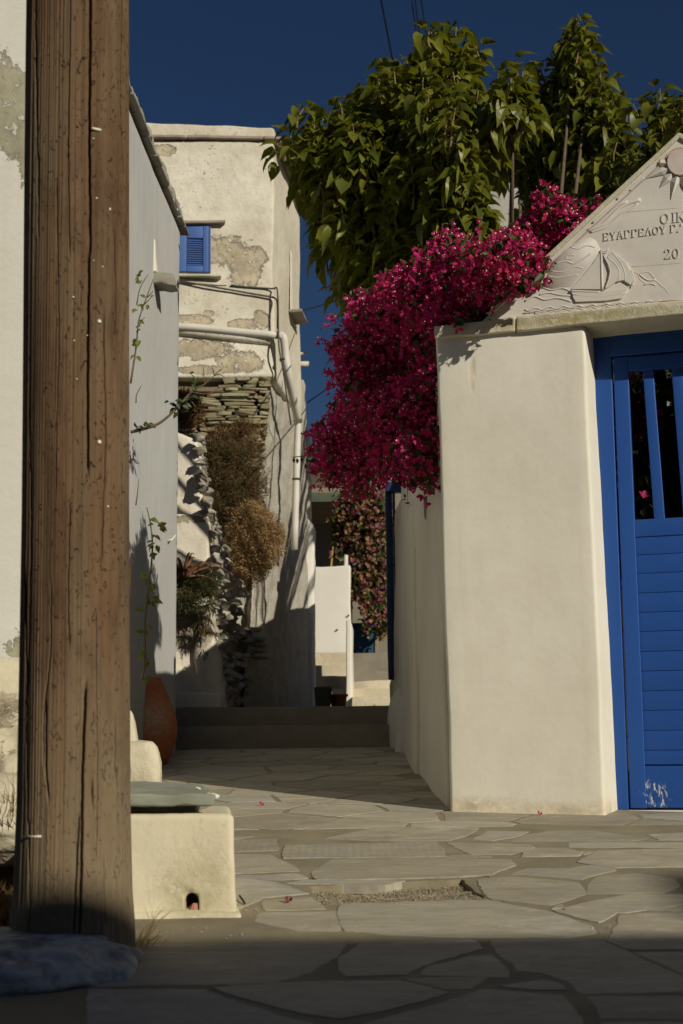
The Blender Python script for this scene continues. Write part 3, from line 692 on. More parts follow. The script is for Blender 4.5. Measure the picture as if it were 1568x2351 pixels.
# blue door case and gutter pipe deep in the lane, on the right
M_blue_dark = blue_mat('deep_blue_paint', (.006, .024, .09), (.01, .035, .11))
lg = thing('door', 'narrow blue door and frame edge deep in the shaded right side of the lane', 'door', P(895, 1600, 13.3))
def PB(name, px0, px1, py0, py1, Y0, Y1, m, par, r=.01, **k):
    """Upright box seen between two sight columns at Y0, running back to Y1."""
    a, b = P(px0, py0, Y0), P(px1, py0, Y0); zt, zb = P((px0+px1)/2, py0, Y0).z, P((px0+px1)/2, py1, Y0).z
    return quadbox(name, [(a.x, Y0), (b.x, Y0), (b.x, Y1), (a.x, Y1)], zb, zt, m, par, r=r, **k)
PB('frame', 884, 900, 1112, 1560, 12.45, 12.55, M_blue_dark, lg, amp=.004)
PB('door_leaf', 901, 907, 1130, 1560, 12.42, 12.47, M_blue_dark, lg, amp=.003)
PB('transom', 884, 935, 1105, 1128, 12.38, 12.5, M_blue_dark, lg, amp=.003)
hk = MB()
for py in (1190, 1205, 1282, 1297): hk.add(*tube([P(901, py, 12.36), P(914, py, 12.36), P(914, py+6, 12.36)], .006, 6, 2))
hk.obj('hinge', M_black, lg)

# ------------------------------------------------------------------ tall old house
HD = 13.0
def hp(px, py, dy=0.): 
    """Point on the front of the tall house (front runs (1, .11))."""
    s = sight(px, py); n = Vector((-.11, 1, 0)).normalized(); q = P(632, 900, HD+dy); return C0+s*((q-C0).dot(n)/s.dot(n))
HN = Vector((-.11, 1, 0)).normalized(); HU = Vector((1, .11, 0)).normalized()
M_house = plaster('weathered_plaster', (.80, .765, .65), (.42, .35, .24), .72, bumps=1.1, bscale=9, specks=1.0, coarse=1.1, soft=.09,
 patches=((hp(520, 575), (.20, .4, .13), .8, 7), (hp(565, 610), (.16, .4, .22), .9, 8), (hp(375, 345), (.12, .4, .06), .7, 7), (hp(590, 590), (.1, .3, .1), .8, 9),
          (hp(430, 735), (.22, .4, .05), .8, 8), (hp(560, 745), (.14, .3, .05), 1.0, 9), (hp(450, 800), (.28, .4, .09), .8, 6), (hp(550, 830), (.22, .4, .10), 1.0, 7), (hp(480, 720), (.05, .3, .03), .6, 9),
          (hp(600, 735), (.07, .3, .09), 1.0, 9), (hp(470, 850), (.3, .3, .04), .8, 6)), pcol=(.50, .43, .31))
M_side = plaster('side_plaster', (.74, .69, .57), (.34, .29, .20), .55, bumps=1.0, bscale=9, specks=.6, coarse=1.0, streak=.3)
M_rough = plaster('rough_side_plaster', (.50, .47, .40), (.26, .22, .16), .6, bumps=1.4, bscale=14, specks=1.0, coarse=1.3, streak=.2)
house = thing('house', 'tall old white house with peeling plaster, a blue louvred shutter and a white drainpipe', 'house', (P(600, 1600, 13.6).x, 14, 1.0))
cT, cB = hp(628, 322), hp(630, 868); cL = hp(250, 322); side = Vector((.115, 1, 0))
def back(p, d, k=1.): return p+side*d*k
fT = P(684, 480, 14.75); zE = cT.z
wl = [hp(250, 868), cB, cB+side*1.75, hp(250, 868)+HN*2.5]
wt = [hp(250, 322), cT, cT+side*1.72, hp(250, 322)+HN*2.5]
V, Fc = rbox(wl, wt, .035, .09, .018, 1.5, 2)
# the face turned to the lane gets a somewhat darker plaster
fm = []
for f in Fc:
    a = [Vector(V[i]) for i in f]; n = (a[1]-a[0]).cross(a[2]-a[0]); fm.append(1 if abs(n.x) > abs(n.y) and abs(n.x) > abs(n.z) and a[0].x > -1 else 0)
obj('wall', V, Fc, [M_house, M_side], house, True, fm)
# lower storey, flaring outward to the ground
lb = [P(640, 866, 13.02), P(545, 1625, 12.7)]
cF, cG = P(611, 869, 12.97), P(556, 1640, 12.6)
rF, rG = P(703, 868, 15.0), P(714, 1640, 14.9)
M_low = M_rough
V, Fc = rbox([(cG.x, cG.y, .85), (rG.x, rG.y, .85), (rG.x-.7, rG.y+.3, .85), (cG.x-.4, cG.y+1.6, .85)], [(cF.x, cF.y, cF.z+.02), (rF.x, rF.y, rF.z), (rF.x-.6, rF.y+.3, rF.z), (cF.x-.3, cF.y+1.5, cF.z)], .05, .04, .022, 7, 8)
obj('lower_wall', V, Fc, M_rough, house, True)
q = [P(686, 790, 14.7), P(706, 880, 15.6)]
V, Fc = rbox([(P(650, 900, 14.0).x, 14.0, 2.6), (P(707, 900, 15.1).x, 15.1, 2.6), (P(700, 900, 15.1).x-.3, 15.3, 2.6), (P(640, 900, 14.0).x-.2, 14.6, 2.6)],
             [(P(655, 800, 14.1).x, 14.1, P(650, 760, 14).z), (P(692, 800, 14.9).x, 14.9, P(692, 815, 14.9).z), (P(690, 800, 15.1).x-.3, 15.2, P(692, 815, 15.1).z), (P(640, 800, 14.0).x-.2, 14.6, P(650, 760, 14).z)], .06, .1, .03, 2.5, 12)
obj('lower_wall', V, Fc, M_side, house, True)
# parapet and the course of roof slates under it
pz0, pz1 = hp(500, 318).z, hp(500, 285).z
a, b = hp(250, 318), hp(629, 318); V, Fc = rbox([a, b, b+side*.35, a+HN*.35], [hp(250, 276), hp(629, 292), hp(629, 292)+side*.3, hp(250, 276)+HN*.3], .035, .09, .012, 3, 4)
obj('parapet', V, Fc, M_house, house, True)
M_slate_rust = simple('roof_slate', (.27, .22, .18), (.36, .29, .24), 9, .85, .4, 30, .005)
for (x0, x1, y0, y1) in ((255, 428, 313, 316), (430, 606, 315, 319), (606, 648, 318, 320)):
    a, b = hp(x0, y0, -.05), hp(x1-2, y1, -.05); t_ = .028
    V, Fc = rbox([a, b, b+HN*.25, a+HN*.25], [a+Zv*t_, b+Zv*t_, b+Zv*t_+HN*.25, a+Zv*t_+HN*.25], .006, .06, .006, 8); obj('roof_slate', V, Fc, M_slate_rust, house, True)
for (d0, d1) in ((0, .62), (.64, 1.15), (1.17, 1.85)):
    a, b = cT+side*d0, cT+side*d1; o_ = HU*.16; zz = Zv*.0
    V, Fc = rbox([a-HU*.1+zz, a+o_-Zv*.035, b+o_-Zv*.035, b-HU*.1], [a-HU*.1+Zv*.04, a+o_-Zv*.01, b+o_-Zv*.01, b-HU*.1+Zv*.04], .006, .07, .007, 7); obj('roof_slate', V, Fc, M_slate_rust, house, True)
# back parapet over side
a, b = cT+side*.3, cT+side*1.7
V, Fc = rbox([a-HU*.3+Zv*.03, a+Zv*.03-HU*.02, b+Zv*.03-HU*.02, b-HU*.3+Zv*.03], [a-HU*.3+Zv*.06, a+Zv*.06-HU*.02, b+Zv*.06-HU*.02, b-HU*.3+Zv*.06], .02, .1, .01, 3); obj('parapet', V, Fc, M_house, house, True)
# slit in the side wall with its slate ledges
s_ = lambda px, py: (lambda d: C0+d*((cT+HU*.012-C0).dot(Vector((1, -.115, 0)))/d.dot(Vector((1, -.115, 0)))))(sight(px, py))
a, b = s_(666, 716), s_(686, 722); ln = Vector((1, -.115, 0)).normalized()
V, Fc = rbox([a-ln*.1, a+ln*.12, a+side*.45+ln*.12, a+side*.45-ln*.1], [a-ln*.1+Zv*.035, a+ln*.12+Zv*.03, a+side*.45+ln*.12+Zv*.03, a+side*.45-ln*.1+Zv*.035], .006, .06, .008, 9); obj('stone_ledge', V, Fc, M_slate, house, True)
mb = MB(); c0, c1 = s_(665, 575), s_(666, 712)
mb.add(*rbox([c0-ln*.0+Zv*-.0-Zv*(c0.z-c1.z), c0+ln*.012-Zv*(c0.z-c1.z), c0+ln*.012-Zv*(c0.z-c1.z)+side*.12, c0-Zv*(c0.z-c1.z)+side*.12], [c0, c0+ln*.012, c0+ln*.012+side*.12, c0+side*.12], .004, .08, .003)); mb.obj('slit_reveal', M_white_far, house, True)
# louvred shutter
sh_l, sh_r, sh_t, sh_b = 395, 492, 523, 640
hq = lambda px, py, d=0.: hp(px, py, d)
wx0, wx1, wz0, wz1 = 400, 491, hp(440, 626).z, hp(440, 519).z
def hbox(name, x0, x1, z0, z1, d0, d1, m, par, r=.006, amp=.001, **k):
    a, b = hp(x0, 570), hp(x1, 570)
    f = lambda p, z, d: Vector((p.x+HN.x*d, p.y+HN.y*d, z))
    return RB(name, [f(a, z0, d0), f(b, z0, d0), f(b, z0, d1), f(a, z0, d1)], [f(a, z1, d0), f(b, z1, d0), f(b, z1, d1), f(a, z1, d1)], m, par, r=r, seg=.2, amp=amp, **k)
zz = lambda py: hp(450, py).z
shut = hbox('shutter', 396, 428, wz0, wz1, -.03, .02, M_blue2, house)
hbox('stile', 466, 479, wz0, wz1, -.0305, .02, M_blue2, shut); hbox('rail', 428, 466, wz0, zz(612), -.029, .02, M_blue2, shut); hbox('rail', 428, 466, zz(549), wz1, -.029, .02, M_blue2, shut)
for i in range(12):
    z0 = lerp(zz(611), zz(550), i/12); z1 = lerp(zz(611), zz(550), (i+1)/12); a, b = hp(429, 570), hp(465.5, 570)
    f = lambda p, z, d: Vector((p.x+HN.x*d, p.y+HN.y*d, z))
    V = [f(a, z0, -.024), f(b, z0, -.024), f(b, z0+(z1-z0)*1.05, .008), f(a, z0+(z1-z0)*1.05, .008)]; V += [v+Zv*.007 for v in V]
    obj('louvre', V, [(0, 1, 2, 3), (7, 6, 5, 4), (0, 4, 5, 1), (1, 5, 6, 2), (2, 6, 7, 3), (3, 7, 4, 0)], M_blue2, shut)
hbox('shutter_backing', 425, 470, wz0+.01, wz1-.01, .02, .03, M_black, shut)
hbox('window_frame', 480, 484, wz0, wz1, -.02, .03, M_blue2, house, r=.003)
a, b = hp(380, 513, -.07), hp(517, 511, -.07)
V, Fc = rbox([a, b, b+HN*.14, a+HN*.14], [a+Zv*.028, b+Zv*.026, b+HN*.14+Zv*.026, a+HN*.14+Zv*.028], .006, .05, .005, 8); obj('window_lintel', V, Fc, M_slate_rust, house, True)
a, b = hp(380, 633, -.09), hp(508, 634, -.09)
V, Fc = rbox([a, b, b+HN*.16, a+HN*.16], [a+Zv*.02, b+Zv*.02, b+HN*.16+Zv*.03, a+HN*.16+Zv*.03], .006, .05, .005, 8); obj('window_sill', V, Fc, M_lintel, house, True)
a, b = hp(380, 646, -.03), hp(520, 655, -.02)
V, Fc = rbox([a, b, b+HN*.1, a+HN*.1], [a+Zv*.045, b+Zv*.02, b+HN*.1+Zv*.02, a+HN*.1+Zv*.045], .008, .05, .008, 8); obj('window_apron', V, Fc, M_house, house, True)
# cables and drainpipe
M_pvc = simple('white_pipe', (.72, .69, .62), (.60, .56, .48), 5, .5, .15, 60, .001)
M_cable = simple('cable', (.05, .045, .04), (.12, .10, .08), 5, .7)
def pipe(name, pts, r, m, par, n=4, seg=12):
    V, Fc = tube(pts, r, seg, n); return obj(name, V, Fc, m, par, True)
pipe('cable', [hp(380, 640, -.03), hp(440, 650, -.03), hp(520, 664, -.035), hp(600, 678, -.035), hp(630, 684, -.04), P(637, 700, 12.9), P(637, 755, 12.9)], .009, M_cable, house, 4, 6)
pipe('cable', [hp(530, 655, -.02), hp(580, 660, -.02), hp(625, 663, -.03), P(637, 668, 12.9), P(639, 760, 12.88), P(641, 800, 12.86), P(650, 850, 12.9), P(660, 920, 12.95), P(668, 975, 13.1)], .008, M_cable, house, 4, 6)
pipe('drainpipe', [hp(370, 748, -.05), hp(450, 752, -.06), hp(560, 763, -.06), hp(640, 770, -.08)], .035, M_pvc, house, 3, 16)
pipe('pipe_ledge', [hp(370, 752, -.0), hp(450, 762, -.01), hp(560, 775, -.01), hp(628, 782, -.0)], .05, M_house, house, 3, 10)
pipe('drainpipe', [P(640, 770, 12.9), P(649, 772, 12.9), P(652, 782, 12.9), P(655, 810, 12.92), P(662, 860, 12.96), P(674, 920, 13.2), P(685, 968, 13.45)], .038, M_pvc, house, 3, 16)
pipe('drainpipe', [P(685, 962, 13.45), P(684, 980, 13.45), P(680, 1110, 13.45), P(676, 1262, 13.45)], .033, M_pvc, house, 3, 16)
for (x, y, Y, a_) in ((652, 826, 12.93, 0), (684, 966, 13.45, 0), (681, 1100, 13.45, 0)):
    c = P(x, y, Y); V, Fc = tube([c+Zv*.008, c-Zv*.008], .044, 14, 1); obj('pipe_clip', V, Fc, M_cable, house, True)
for (x, y, Y) in ((692, 812, 15.1), (690, 835, 15.0)):
    c = P(x, y, Y); V, Fc = tube([c-Vector((.2, 0, 0)), c+Vector((.05 if y < 830 else .09, -.02, -.01))], .02 if y < 830 else .03, 8, 2); obj('projecting_stone', V, Fc, M_lintel, house, True)
# dry stone corner laid bare under the plaster: every flat stone is a piece
stone_meshes = []
def hull(pts):
    bm = bmesh.new(); vs = [bm.verts.new(p) for p in pts]; r_ = bmesh.ops.convex_hull(bm, input=vs)
    bmesh.ops.delete(bm, geom=[v for v in bm.verts if not v.link_faces], context='VERTS'); bm.verts.index_update()
    V = [v.co.copy() for v in bm.verts]; Fc = [[v.index for v in f.verts] for f in bm.faces]; bm.free(); return V, Fc
r5 = random.Random(77)
for k in range(10):
    p8 = [(sx_*r5.uniform(.72, 1), sy_*r5.uniform(.8, 1), sz_*r5.uniform(.5, 1)) for sx_ in (-1, -.35, .35, 1) for sy_ in (-1, 1) for sz_ in (-1, 1)]
    p8 = [(x*(1 if abs(x) > .5 else .9), y*r5.uniform(.85, 1.1), z*(1.12 if abs(x) < .5 else .85)) for x, y, z in p8]
    stone_meshes.append(hull(p8))
rub_meshes = []
for k in range(10):
    pp = []
    for q in range(16):
        v = Vector((r5.gauss(0, 1), r5.gauss(0, 1), r5.gauss(0, 1))).normalized(); pp.append(v*r5.uniform(.75, 1.1))
    rub_meshes.append(hull(pp))
def dry_mat(name, a, b, cc):
    t = NT(name); oi = t.n.new('ShaderNodeObjectInfo'); gi = t.n.new('ShaderNodeNewGeometry')
    r = t.math('FRACT', t.math('ADD', gi.outputs['Random Per Island'], oi.outputs['Random']))
    g = t.n.new('ShaderNodeNewGeometry'); nn = t.n.new('ShaderNodeTexNoise'); nn.inputs['Scale'].default_value = 9; nn.inputs['Detail'].default_value = 6; t.l.new(g.outputs['Position'], nn.inputs[0])
    c = t.mix(r, a, b); c = t.mix(t.rng(nn.outputs[0], .45, .65, 0, .7), c, cc)
    n2 = t.n.new('ShaderNodeTexNoise'); n2.inputs['Scale'].default_value = 60; n2.inputs['Detail'].default_value = 5; t.l.new(g.outputs['Position'], n2.inputs[0])
    return t.out(c, .9, n2.outputs[0], .6, .006, .2)
M_dry = dry_mat('dry_stone', (.20, .18, .11), (.35, .32, .21), (.24, .17, .09))
M_rub = dry_mat('limed_rubble', (.52, .49, .42), (.30, .27, .21), (.16, .14, .10))
dry_me = [mesh('flat_stone', V, Fc, M_dry, None, False) for V, Fc in stone_meshes]
rub_me = [mesh('rubble_stone', V, Fc, M_rub, None, False) for V, Fc in rub_meshes]
core_d = MB(); a, b = hp(398, 1180, .12), hp(612, 1180, .12); z1 = hp(500, 868).z
core_d.add([(a.x, a.y, a.z), (b.x, b.y, b.z), (b.x, b.y, z1), (a.x, a.y, z1), (a.x+.0, a.y+.5, a.z), (b.x, b.y+.5, b.z), (b.x, b.y+.5, z1), (a.x, a.y+.5, z1)], [(0, 1, 2, 3), (5, 4, 7, 6), (1, 5, 6, 2), (4, 0, 3, 7), (3, 2, 6, 7)])
core_d.obj('wall_core', M_earth, house)
rr = random.Random(5); y = 872; cnt = 0
while y < 1075:
    h_ = rr.uniform(5.5, 10.5); x = 402 if y > 900 else (500 if y > 885 else 515)
    x += rr.uniform(-10, 0); xe = 618-(y-870)*.09
    while x < xe-6 and cnt < 298:
        w_ = rr.choice((rr.uniform(14, 34), rr.uniform(30, 85))); w_ = min(w_, xe+4-x)
        c = hp(x+w_/2, y+h_/2+rr.uniform(-1, 1), rr.uniform(-.02, .03)); s = HD/FOC
        o = link('flat_stone', dry_me[cnt % 10], house)
        o.matrix_basis = Matrix.Translation(c) @ Matrix.Rotation(.11+rr.uniform(-.12, .12), 4, 'Z') @ Matrix.Rotation(rr.uniform(-.04, .04), 4, 'Y') @ Matrix.Diagonal((w_*s*.54, rr.uniform(.10, .15), h_*s*.56, 1))
        cnt += 1; x += w_+rr.uniform(0, 3)
    y += h_*.93
# ------------------------------------------------------------------ ruined whitewashed retaining wall left of the old house
M_ruin = plaster('limewash', (.76, .71, .60), (.45, .36, .24), .4, bumps=1.0, bscale=6, specks=.7, coarse=.9, streak=.15,
  patches=((P(430, 1450, 11.8), (.22, .5, .17), .5, 6), (P(430, 1190, 11.8), (.16, .5, .03), 1.2, 9), (P(430, 1340, 11.8), (.2, .5, .06), .8, 8)), pcol=(.36, .31, .22), soft=.15)
ruin = thing('retaining_wall', 'crumbling whitewashed rubble wall with plants on its ledge, left of the old house', 'wall', (-1.2, 12, 1))
def pbx(name, quad, Y, depth, m, par, **k):                 # quad: four sight columns bl, br, tr, tl at depth Y
    A = [P(*q, Y) for q in quad]; B = [p+Vector((0, depth, 0)) for p in A]
    return RB(name, [A[0], A[1], B[1], B[0]], [A[3], A[2], B[2], B[3]], m, par, **k)
pbx('wall', [(340, 1400), (484, 1400), (478, 1180), (340, 1180)], 11.85, .5, M_ruin, ruin, r=.03, seg=.05, amp=.022, freq=5)
pbx('wall', [(340, 1190), (474, 1190), (452, 1010), (340, 975)], 11.9, .5, M_ruin, ruin, r=.04, seg=.05, amp=.025, freq=5)
pbx('wall', [(340, 1640), (478, 1640), (474, 1400), (340, 1400)], 11.7, .6, M_ruin, ruin, r=.03, seg=.05, amp=.02, freq=5)
pbx('wall', [(440, 1640), (516, 1640), (486, 1400), (452, 1400)], 11.62, .6, M_ruin, ruin, r=.05, seg=.05, amp=.03, freq=6, seed=4)
pbx('ledge', [(370, 1408), (472, 1404), (470, 1390), (370, 1392)], 11.5, .35, M_slate, ruin, r=.01, seg=.06, amp=.01, freq=6)
rr = random.Random(9); cnt = 0
for k in range(230):
    t_ = rr.random(); y = 1000+t_*620
    base = np.interp(y, [1000, 1100, 1180, 1260, 1330, 1400, 1500, 1620], [448, 462, 474, 486, 500, 482, 474, 500])
    wd = np.interp(y, [1000, 1180, 1240, 1330, 1420, 1500, 1620], [10, 14, 40, 70, 70, 80, 80])
    f = rr.random(); x = base+f*wd+rr.uniform(-4, 4); Y = 11.75+f*.85+rr.uniform(-.03, .03); c = P(x, y, Y); s = rr.uniform(.03, .075)
    o = link('rubble_stone', rub_me[k % 10], ruin)
    o.matrix_basis = Matrix.Translation(c) @ Matrix.Rotation(rr.uniform(0, 3), 4, 'Z') @ Matrix.Rotation(rr.uniform(-.3, .3), 4, 'X') @ Matrix.Diagonal((s*rr.uniform(.8, 1.3), s, s*rr.uniform(.5, .8), 1))
V, Fc = rbox([P(476, 1640, 11.9), P(560, 1640, 12.8), P(560, 1640, 13.4), P(440, 1640, 12.6)], [P(462, 1150, 12.0), P(535, 1240, 12.8), P(540, 1240, 13.4), P(440, 1150, 12.6)], .05, .06, .05, 4, 2)
obj('rubble_core', V, Fc, M_rough, ruin, True)
V, Fc = rbox([P(530, 1640, 12.75), P(600, 1640, 12.9), P(600, 1640, 13.5), P(530, 1640, 13.4)], [P(520, 1180, 12.85), P(612, 1120, 13.0), P(612, 1120, 13.6), P(520, 1180, 13.5)], .05, .06, .05, 4, 6)
obj('rubble_core', V, Fc, M_rough, ruin, True)
for k in range(14):
    c = P(rr.uniform(560, 600), rr.uniform(1440, 1520), 12.66); o = link('rubble_stone', rub_me[k % 10], ruin)
    o.matrix_basis = Matrix.Translation(c) @ Matrix.Rotation(rr.uniform(0, 3), 4, 'Z') @ Matrix.Diagonal((.10, .09, .03, 1))
# plaster benches at its foot, on the steps
bench = thing('bench', 'low whitewashed masonry bench at the left end of the upper step', 'bench', P(450, 1625, 11.35))
pbx('seat', [(380, 1632), (508, 1628), (506, 1590), (380, 1588)], 11.30, .32, M_lane, bench, r=.03, seg=.05, amp=.012, freq=5)
pbx('backrest', [(380, 1600), (470, 1600), (458, 1552), (380, 1530)], 11.55, .25, M_lane, bench, r=.03, seg=.05, amp=.012, freq=5, seed=3)

# ------------------------------------------------------------------ pale grey house on the left of the lane
def wx(y): return -1.234+.03*(y-10.6)
M_grey = plaster('pale_grey_plaster', (.53, .535, .52), (.36, .355, .33), .30, bumps=.5, bscale=5, streak=.4, coarse=.4)
ghz = P(410, 528, 10.6).z
ghouse = thing('house', 'pale blue-grey rendered house wall along the lane with a slate-edged roof', 'house', (-1.4, 9, .6))
V, Fc = rbox([(wx(5.75), 5.75, .1), (wx(10.62)-.005, 10.62, .4), (-4.5, 10.7, .4), (-4.5, 5.75, .1)], [(wx(5.75)+.01, 5.75, ghz), (wx(10.62), 10.62, ghz), (-4.5, 10.7, ghz), (-4.5, 5.75, ghz)], .05, .1, .008, 1.1, 1)
obj('wall', V, Fc, M_grey, ghouse, True)
M_roofl = simple('limed_roof_edge', (.28, .26, .20), (.44, .42, .36), 12, .95, 1.0, 30, .015)
yy = 5.4; rr = random.Random(2); k = 0
while yy < 10.65:
    L = rr.uniform(.16, .38); y2 = min(yy+L, 10.78)
    for lay, (pr, th_, zo) in enumerate(((.045, .018, 0.004), (.03, .02, .035))):
        pr_ = pr+rr.uniform(-.012, .014); z0 = ghz+zo+rr.uniform(-.004, .004)
        a, b = yy+(.08*lay), y2+(.08*lay)-.012; b = min(b, 10.8)
        V, Fc = rbox([(wx(a)-.3, a, z0), (wx(a)+pr_, a, z0), (wx(b)+pr_, b, z0), (wx(b)-.3, b, z0)][::1], [(wx(a)-.3, a, z0+th_), (wx(a)+pr_, a, z0+th_), (wx(b)+pr_, b, z0+th_), (wx(b)-.3, b, z0+th_)], .004, .08, .005, 9, k)
        obj('eave_slate', V, Fc, M_slate, ghouse, True); k += 1
    yy = y2
V, Fc = rbox([(wx(5.6)-.3, 5.6, ghz+.05), (wx(5.6)+.035, 5.6, ghz+.05), (wx(10.7)+.035, 10.7, ghz+.05), (wx(10.7)-.3, 10.7, ghz+.05)], [(wx(5.6)-.3, 5.6, ghz+.15), (wx(5.6)+.02, 5.6, ghz+.14), (wx(10.7)+.02, 10.7, ghz+.14), (wx(10.7)-.3, 10.7, ghz+.13)], .02, .035, .022, 11, 3)
obj('roof_edge', V, Fc, M_roofl, ghouse, True)
for k in range(26):
    y = rr.uniform(7.6, 10.6); V, Fc = rock((wx(y)+.03, y, ghz+.025), .012, .02, .011, 1, .3, k); obj('mortar_lump', V, Fc, M_white, ghouse, True)
# stub of stone sticking out, with its little plaster fillet
wp = lambda px, py: (lambda d: C0+d*((Vector((wx(10), 10, 0))-C0).dot(Vector((1, -.03, 0)))/d.dot(Vector((1, -.03, 0)))))(sight(px, py))
c = wp(353, 632); sl_ = .15
V, Fc = rbox([(c.x-.08, c.y, c.z-.055), (c.x+.155, c.y-.02, c.z-.075), (c.x+.155, c.y+.16, c.z-.075), (c.x-.08, c.y+.16, c.z-.055)], [(c.x-.08, c.y, c.z+.028), (c.x+.125, c.y, c.z+.02), (c.x+.125, c.y+.16, c.z+.015), (c.x-.08, c.y+.16, c.z+.03)], .01, .02, .012, 14)
obj('projecting_stone', V, Fc, M_slate, ghouse, True)
V, Fc = rbox([(c.x-.03, c.y-.01, c.z+.025), (c.x+.018, c.y-.01, c.z+.025), (c.x+.018, c.y+.10, c.z+.025), (c.x-.03, c.y+.10, c.z+.025)], [(c.x-.03, c.y+.0, c.z+.26), (c.x+.004, c.y+.0, c.z+.26), (c.x+.004, c.y+.05, c.z+.26), (c.x-.03, c.y+.05, c.z+.26)], .006, .03, .004, 9)
obj('plaster_fillet', V, Fc, M_white, ghouse, True)
V, Fc = tube([wp(384, 1240), wp(384, 1240)+Vector((.03, -.01, .0)), wp(388, 1235)+Vector((.05, -.01, .02))], .006, 6, 3); obj('hook', V, Fc, M_white, ghouse, True)

# ------------------------------------------------------------------ white house front at the left edge
M_left = plaster('peeling_whitewash', (.54, .53, .48), (.40, .37, .28), .28, bumps=.7, bscale=8, coarse=.9, streak=.2,
   patches=((P(18, 250, 5.3), (.10, .3, .16), .5, 12), (P(40, 330, 5.3), (.03, .3, .13), .8, 22), (P(5, 200, 5.3), (.10, .3, .2), .7, 14), (P(48, 500, 5.3), (.012, .3, .10), .9, 30), (P(52, 1290, 5.3), (.05, .3, .08), .9, 16), (P(25, 1480, 5.3), (.05, .3, .07), 1.0, 18)), pcol=(.30, .28, .20), soft=.05)
lh = thing('house', 'white house front with flaking plaster at the left edge behind the pole', 'house', (-1.6, 5.4, .3))
L0, L1 = P(-380, 1600, 5.05), P(92, 1600, 5.55)
V, Fc = rbox([(L0.x, L0.y, 0), (L1.x, L1.y, 0), (wx(5.74), 5.74, 0), (-3.5, 5.74, 0)], [(L0.x, L0.y, ghz+.2), (L1.x+.005, L1.y, ghz+.2), (wx(5.74), 5.74, ghz+.2), (-3.5, 5.74, ghz+.2)], .06, .06, .014, 2.2, 6)
obj('wall', V, Fc, M_left, lh, True)
M_rockw = plaster('limed_rock', (.66, .61, .47), (.40, .32, .18), .55, bumps=1.0, bscale=10, coarse=1.0, specks=.3, patches=((P(20, 1640, 5.0), (.12, .3, .06), 1.1, 10), (P(20, 1740, 5.0), (.12, .3, .05), 1.1, 10)), pcol=(.38, .31, .2), soft=.3)
for (c, r3, sd) in ((P(-10, 1700, 4.95), (.26, .22, .28), 3), (P(10, 1880, 4.6), (.30, .25, .14), 5), (P(30, 1790, 4.8), (.2, .2, .2), 8)):
    V, Fc = rock(c, *r3, 4, .28, sd); obj('plastered_rock', V, Fc, M_rockw, lh, True)

# ------------------------------------------------------------------ far end of the lane
M_ends = plaster('end_wall_plaster', (.76, .73, .66), (.55, .48, .36), .2, bumps=.25, bscale=6)
ew = thing('stair_wall', 'sunlit white wall behind the small outside stair at the end of the lane', 'wall', P(760, 1600, 15.8))
pbx('wall', [(700, 1640), (807, 1640), (805, 1298), (700, 1301)], 17.7, .5, M_ends, ew, r=.03, seg=.15, amp=.012, freq=3)
for (x, y) in ((800, 1413), (774, 1446)):
    V, Fc = rock(P(x, y, 17.68), .014, .02, .012, 1, .3, x); obj('peg_hole', V, Fc, M_black, ew)
lp = thing('pier', 'tall narrow white plastered pier beside the old house, at the end of the lane', 'wall', P(708, 1600, 15.5))
pbx('wall', [(690, 1640), (724, 1640), (723, 1205), (700, 1180)], 14.95, .3, M_ends, lp, r=.05, seg=.12, amp=.02, freq=2.5)
pbx('wall', [(690, 1190), (714, 1190), (712, 1000), (690, 990)], 15.0, .3, M_side, lp, r=.03, seg=.12, amp=.015, freq=2.5)
stair = thing('stair', 'small outside stair of sunlit mottled stone steps at the end of the lane', 'stairs', P(750, 1610, 14.4))
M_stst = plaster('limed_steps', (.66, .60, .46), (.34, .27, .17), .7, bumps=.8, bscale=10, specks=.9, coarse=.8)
for i, (y0, y1) in enumerate(((1582, 1620), (1553, 1583), (1527, 1554), (1498, 1528))):
    Y = 16.0+i*.34; pbx('stair_step', [(700, y1+40), (797, y1+40), (797, y0), (700, y0-1)], Y, .37, M_stst, stair, r=.012, seg=.08, amp=.012, freq=5, seed=i)
par = thing('parapet', 'thin white parapet post edging the small stair', 'parapet', P(800, 1615, 14.0))
pbx('wall', [(795, 1640), (808, 1640), (806, 1421), (795, 1424)], 15.8, .16, M_ends, par, r=.015, seg=.1, amp=.008, freq=3)
V, Fc = rbox([(P(796, 1500, 15.96).x, 15.96, 1.0), (P(808, 1500, 15.96).x, 15.96, 1.0), (P(808, 1500, 15.96).x+.02, 16.25, 1.0), (P(796, 1500, 15.96).x+.02, 16.25, 1.0)],
   [(P(796, 1500, 15.96).x, 15.96, P(796, 1430, 15.96).z), (P(808, 1500, 15.96).x, 15.96, P(796, 1430, 15.96).z), (P(808, 1500, 15.96).x+.02, 16.25, P(796, 1440, 15.96).z), (P(796, 1500, 15.96).x+.02, 16.25, P(796, 1440, 15.96).z)], .015, .12, .008)
obj('wall', V, Fc, M_ends, par, True)
rs = thing('stair', 'broad shallow lane steps beyond, lit below and dark above, right of the parapet post', 'stairs', P(850, 1610, 14.6))
for i, (y0, m) in enumerate(((1600, M_stst), (1583, M_stst), (1565, M_stst), (1543, M_step), (1521, M_step), (1500, M_step))):  # upper steps take the darker stone colour to look shaded
    pbx('stair_step', [(808, 1650), (905, 1650), (905, y0-3), (808, y0)], 15.6+i*.42, .45, m, rs, r=.012, seg=.1, amp=.012, freq=4, seed=i)
